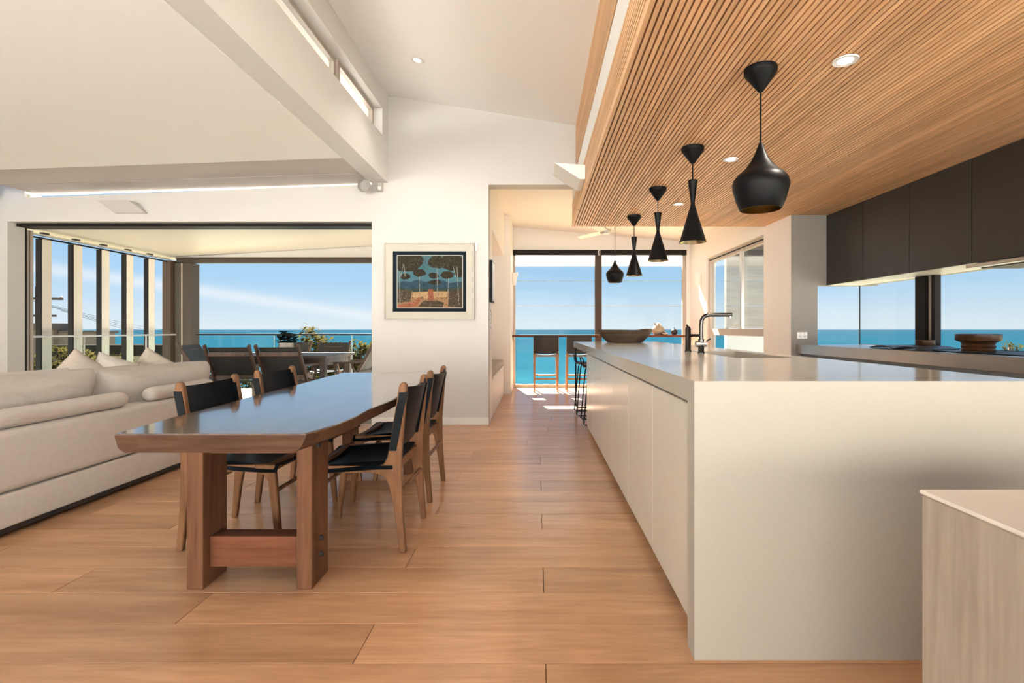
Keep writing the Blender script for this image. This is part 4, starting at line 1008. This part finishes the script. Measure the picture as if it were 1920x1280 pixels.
# ================================================================== OUTSIDE
SEA = -14.0
def patch(nm, m, pts, f): return MB().add(pts, f).build(nm, m)
sm_, st, sb = nodes('sea_water'); setp(sb, (.05, .3, .4), .5, 0, 0, .0)
ge = st.nodes.new('ShaderNodeNewGeometry'); ln = st.nodes.new('ShaderNodeVectorMath'); ln.operation = 'LENGTH'; st.links.new(ge.outputs['Position'], ln.inputs[0])
lg = st.nodes.new('ShaderNodeMath'); lg.operation = 'LOGARITHM'; lg.inputs[1].default_value = 10; st.links.new(ln.outputs['Value'], lg.inputs[0])
sr = st.nodes.new('ShaderNodeMapRange'); sr.inputs['From Min'].default_value = 2.0; sr.inputs['From Max'].default_value = 4.2; st.links.new(lg.outputs[0], sr.inputs['Value'])
cr2 = st.nodes.new('ShaderNodeValToRGB'); st.links.new(sr.outputs[0], cr2.inputs[0])
cr2.color_ramp.elements[0].color = (.0092, .044, .058, 1); cr2.color_ramp.elements[1].color = (.0092, .025, .039, 1)
e = cr2.color_ramp.elements.new(.35); e.color = (.005, .027, .042, 1)
mp = st.nodes.new('ShaderNodeMapping'); mp.inputs['Scale'].default_value = (.05, .022, 1); st.links.new(ge.outputs['Position'], mp.inputs[0])
sn = st.nodes.new('ShaderNodeTexNoise'); sn.inputs['Scale'].default_value = 1; sn.inputs['Detail'].default_value = 10; sn.inputs['Roughness'].default_value = .7; st.links.new(mp.outputs[0], sn.inputs['Vector'])
wr = st.nodes.new('ShaderNodeValToRGB'); st.links.new(sn.outputs[0], wr.inputs[0]); wr.color_ramp.elements[0].position = .3; wr.color_ramp.elements[0].color = (.75, .8, .85, 1); wr.color_ramp.elements[1].position = .72; wr.color_ramp.elements[1].color = (1.35, 1.25, 1.2, 1)
mm = st.nodes.new('ShaderNodeMixRGB'); mm.blend_type = 'MULTIPLY'; mm.inputs[0].default_value = .8; st.links.new(cr2.outputs[0], mm.inputs[1]); st.links.new(wr.outputs[0], mm.inputs[2]); st.links.new(mm.outputs[0], sb.inputs['Base Color'])
M['sea'] = sm_
D = 60000
s = MB().add([(-D, 60, SEA), (D, 60, SEA), (D, D, SEA), (-D, D, SEA)], [(0, 1, 2, 3)]).build('sea', 'sea')
tag(s, 'turquoise sea reaching to the horizon beyond the windows', 'sea', kind='stuff')
l = MB(); nx, ny = 24, 8
def lz(x, y): return lerp(-3.2, SEA-.5, max(0, min(1, (y-8)/62)))+.25*math.sin(x*.31)+.2*math.cos(y*.4+x*.13)
vs = [(-90+180*i/nx, -20+92*j/ny, lz(-90+180*i/nx, -20+92*j/ny)) for i in range(nx+1) for j in range(ny+1)]
l.add(vs, [(i*(ny+1)+j, (i+1)*(ny+1)+j, (i+1)*(ny+1)+j+1, i*(ny+1)+j+1) for i in range(nx) for j in range(ny)])
struct(l.build('ground_slope', 'land', None, 60))
# screen wall outside the side window
sc_ = root('screen_wall', (4.8, 9.75, 0), 'pale boarded screen wall outside the side window', 'screen wall')
for za, zb in ((1.12, 1.53), (1.54, 2.0), (2.01, 2.47)): bx('board', 'clad', sc_, 3.60, 5.2, 9.7, 9.76, za, zb, c=.004)
bx('low_wall', 'white', sc_, 3.60, 5.2, 9.7, 9.80, -3.4, .98); bx('cap', 'darkframe', sc_, 3.60, 5.2, 9.69, 9.81, .98, 1.02)
for x in (3.60, 4.4, 5.14): bx('post', 'clad', sc_, x, x+.06, 9.765, 9.82, 1.02, 2.7)
bx('top_band', 'bldroof', sc_, 3.60, 5.2, 9.7, 9.78, 2.48, 2.72)

def shrub(c, rad, n, size, m, label, name='coastal_shrub', grp='shrubs beyond the terrace', base=None):
    gz = lz(c[0], c[1]) if base is None else base
    r = root(name, (c[0], c[1], gz), label, 'shrub', grp)
    mb_ = MB()
    for _ in range(n):
        d = Vector((random.gauss(0, 1), random.gauss(0, 1), random.gauss(0, 1))).normalized()*random.uniform(.45, 1)**.5
        lump = 1+.22*math.sin(5*d.x+3*d.z+c[0])+.15*math.sin(9*d.y+4*d.z)
        p = Vector((c[0]+d.x*rad[0]*lump, c[1]+d.y*rad[1]*lump, c[2]+d.z*rad[2]*lump))
        a = Vector((random.gauss(0, 1), random.gauss(0, 1), random.gauss(0, .7))).normalized(); b = a.cross(Vector((random.random(), random.random(), 1))).normalized(); s = size*random.uniform(.6, 1.3)
        mb_.add([p-a*s, p+b*s*.35, p+a*s, p-b*s*.35], [(0, 1, 2, 3)])
    fo = mb_.build('foliage', m, r); fo['kind'] = 'stuff'
    MB().tube([(c[0], c[1], gz-.1), (c[0]+.05, c[1], lerp(gz, c[2], .5)), (c[0], c[1]+.03, c[2]+rad[2]*.3)], [.07, .05, .02], 7).build('stem', 'bark', r, 50)
    for k in range(4):
        a = k*1.6+c[0]; MB().tube([(c[0], c[1], lerp(gz, c[2], .6)), (c[0]+rad[0]*.5*math.cos(a), c[1]+rad[1]*.5*math.sin(a), c[2]+rad[2]*.35)], [.03, .012], 5).build('branch', 'bark', r, 50)
    return r
shrub((-12.4, 13.5, -.05), (1.0, .8, .62), 3400, .075, 'leaf', 'yellow-green bush beyond the louvres, left of the neighbouring house')
shrub((-11.2, 13.6, -.25), (.75, .7, .65), 2600, .075, 'leaf', 'yellow-green bush beyond the louvres, right of the larger bush')
shrub((-10.3, 13.6, -.6), (.7, .6, .6), 2200, .075, 'leaf', 'low yellow-green bush beyond the louvres nearest the corner post')
shrub((-5.15, 12.0, .35), (.45, .5, .75), 1500, .07, 'leaf', 'tall loose coastal shrub rising above the terrace handrail')
shrub((-4.35, 11.6, .12), (.45, .5, .7), 1500, .07, 'leaf2', 'sage coastal shrub behind the right terrace chairs')
shrub((-3.75, 11.4, .35), (.42, .4, .5), 1300, .065, 'leaf', 'coastal shrub at the right end of the terrace balustrade')
shrub((-4.9, 11.0, -.55), (1.3, .4, .75), 3200, .07, 'leaf2', 'low sage hedge behind the terrace balustrade')
shrub((-6.6, 11.4, -.5), (.8, .4, .55), 1800, .07, 'leaf2', 'low sage shrub left of the terrace table')
shrub((8.2, 9.6, .72), (.16, .16, .22), 160, .045, 'leaf2', 'small leafy sprig outside the kitchen window beside the bowl', 'garden_sprig', 'sprigs outside the kitchen window')
shrub((8.9, 9.6, .70), (.16, .16, .16), 140, .045, 'leaf2', 'low leafy sprig outside the kitchen window, middle one', 'garden_sprig', 'sprigs outside the kitchen window')
shrub((9.0, 9.6*.945, .82), (.20, .16, .34), 200, .045, 'leaf2', 'taller branching sprig outside the kitchen window at right', 'garden_sprig', 'sprigs outside the kitchen window')

# neighbouring houses
h1 = root('neighbour_house', (-23, 27, -9), 'brown flat-roofed neighbouring house seen between the louvres', 'building')
bx('wall', 'bldbrown', h1, -27.5, -23.6, 25, 26.2, -9, 1.05); bx('roof', 'bldroof', h1, -27.8, -23.45, 24.8, 26.3, 1.05, 1.39)
bx('parapet', 'bldbrown', h1, -23.59, -21.4, 25.2, 26, -9, .90); bx('parapet_cap', 'bldroof', h1, -23.44, -21.3, 25.1, 26.1, .90, 1.02)
for x in (-27.2, -26.0, -24.8):
    wd = bx('window', 'bldroof', h1, x, x+1.1, 24.96, 25.0, -1.6, -.3); bx('pane', 'pane', wd, x+.06, x+1.04, 24.94, 24.957, -1.54, -.36)
h2 = root('neighbour_house', (-15, 20, -8), 'pale rendered neighbouring house with dark windows below the horizon', 'building')
bx('wall', 'bldgrey', h2, -18.2, -14.1, 19.5, 20.4, -8, .10); bx('roof', 'bldroofpale', h2, -18.5, -13.9, 19.2, 20.6, .10, .50)
for x in (-17.4, -16.2, -15.0):
    wd = bx('window', 'bldroof', h2, x, x+.8, 19.45, 19.5, -1.4, -.35); bx('pane', 'pane', wd, x+.05, x+.75, 19.43, 19.447, -1.35, -.4)
# power pole and wires
up_ = root('power_pole', (-29.2, 30, -8), 'timber power pole with crossarm at far left beyond the louvres', 'pole')
MB().tube([(-29.2, 30, -12), (-29.2, 30, 3.6)], .14, 10).build('pole', 'pole', up_, 40)
MB().bar((-30.3, 29.6, 2.9), (-28.1, 30.4, 2.9), .1, .12).build('crossarm', 'pole', up_); MB().bar((-30.0, 29.7, 1.9), (-28.4, 30.3, 1.9), .1, .12).build('crossarm', 'pole', up_)
ws_ = [(-30.2, 29.63, 3.05), (-29.5, 29.9, 3.05), (-28.8, 30.15, 3.05), (-28.2, 30.37, 3.05)]
for p in ws_: MB().lathe([(.05, p[2]-.09), (.07, p[2]-.04), (.04, p[2]), (.01, p[2]+.01)], p[0], p[1], 8, True).build('insulator', 'grey', up_, 40)
wl = ['uppermost', 'second', 'third', 'lowest']
for i, p in enumerate(ws_):
    q = Vector((-84+i*1.2, 118, .9-i*.55)); p = Vector((p[0], p[1], p[2]-i*.28)); pts = []
    for k in range(17):
        t = k/16; v = p.lerp(q, t); v.z -= 1.0*4*t*(1-t)*(.4+.1*i); pts.append(tuple(v))
    w_ = MB().tube(pts, .013, 4).build('power_wire', 'wire', None)
    tag(w_, f'thin power line sloping to the right behind the louvres, {wl[i]} of the four', 'wire', 'power lines')
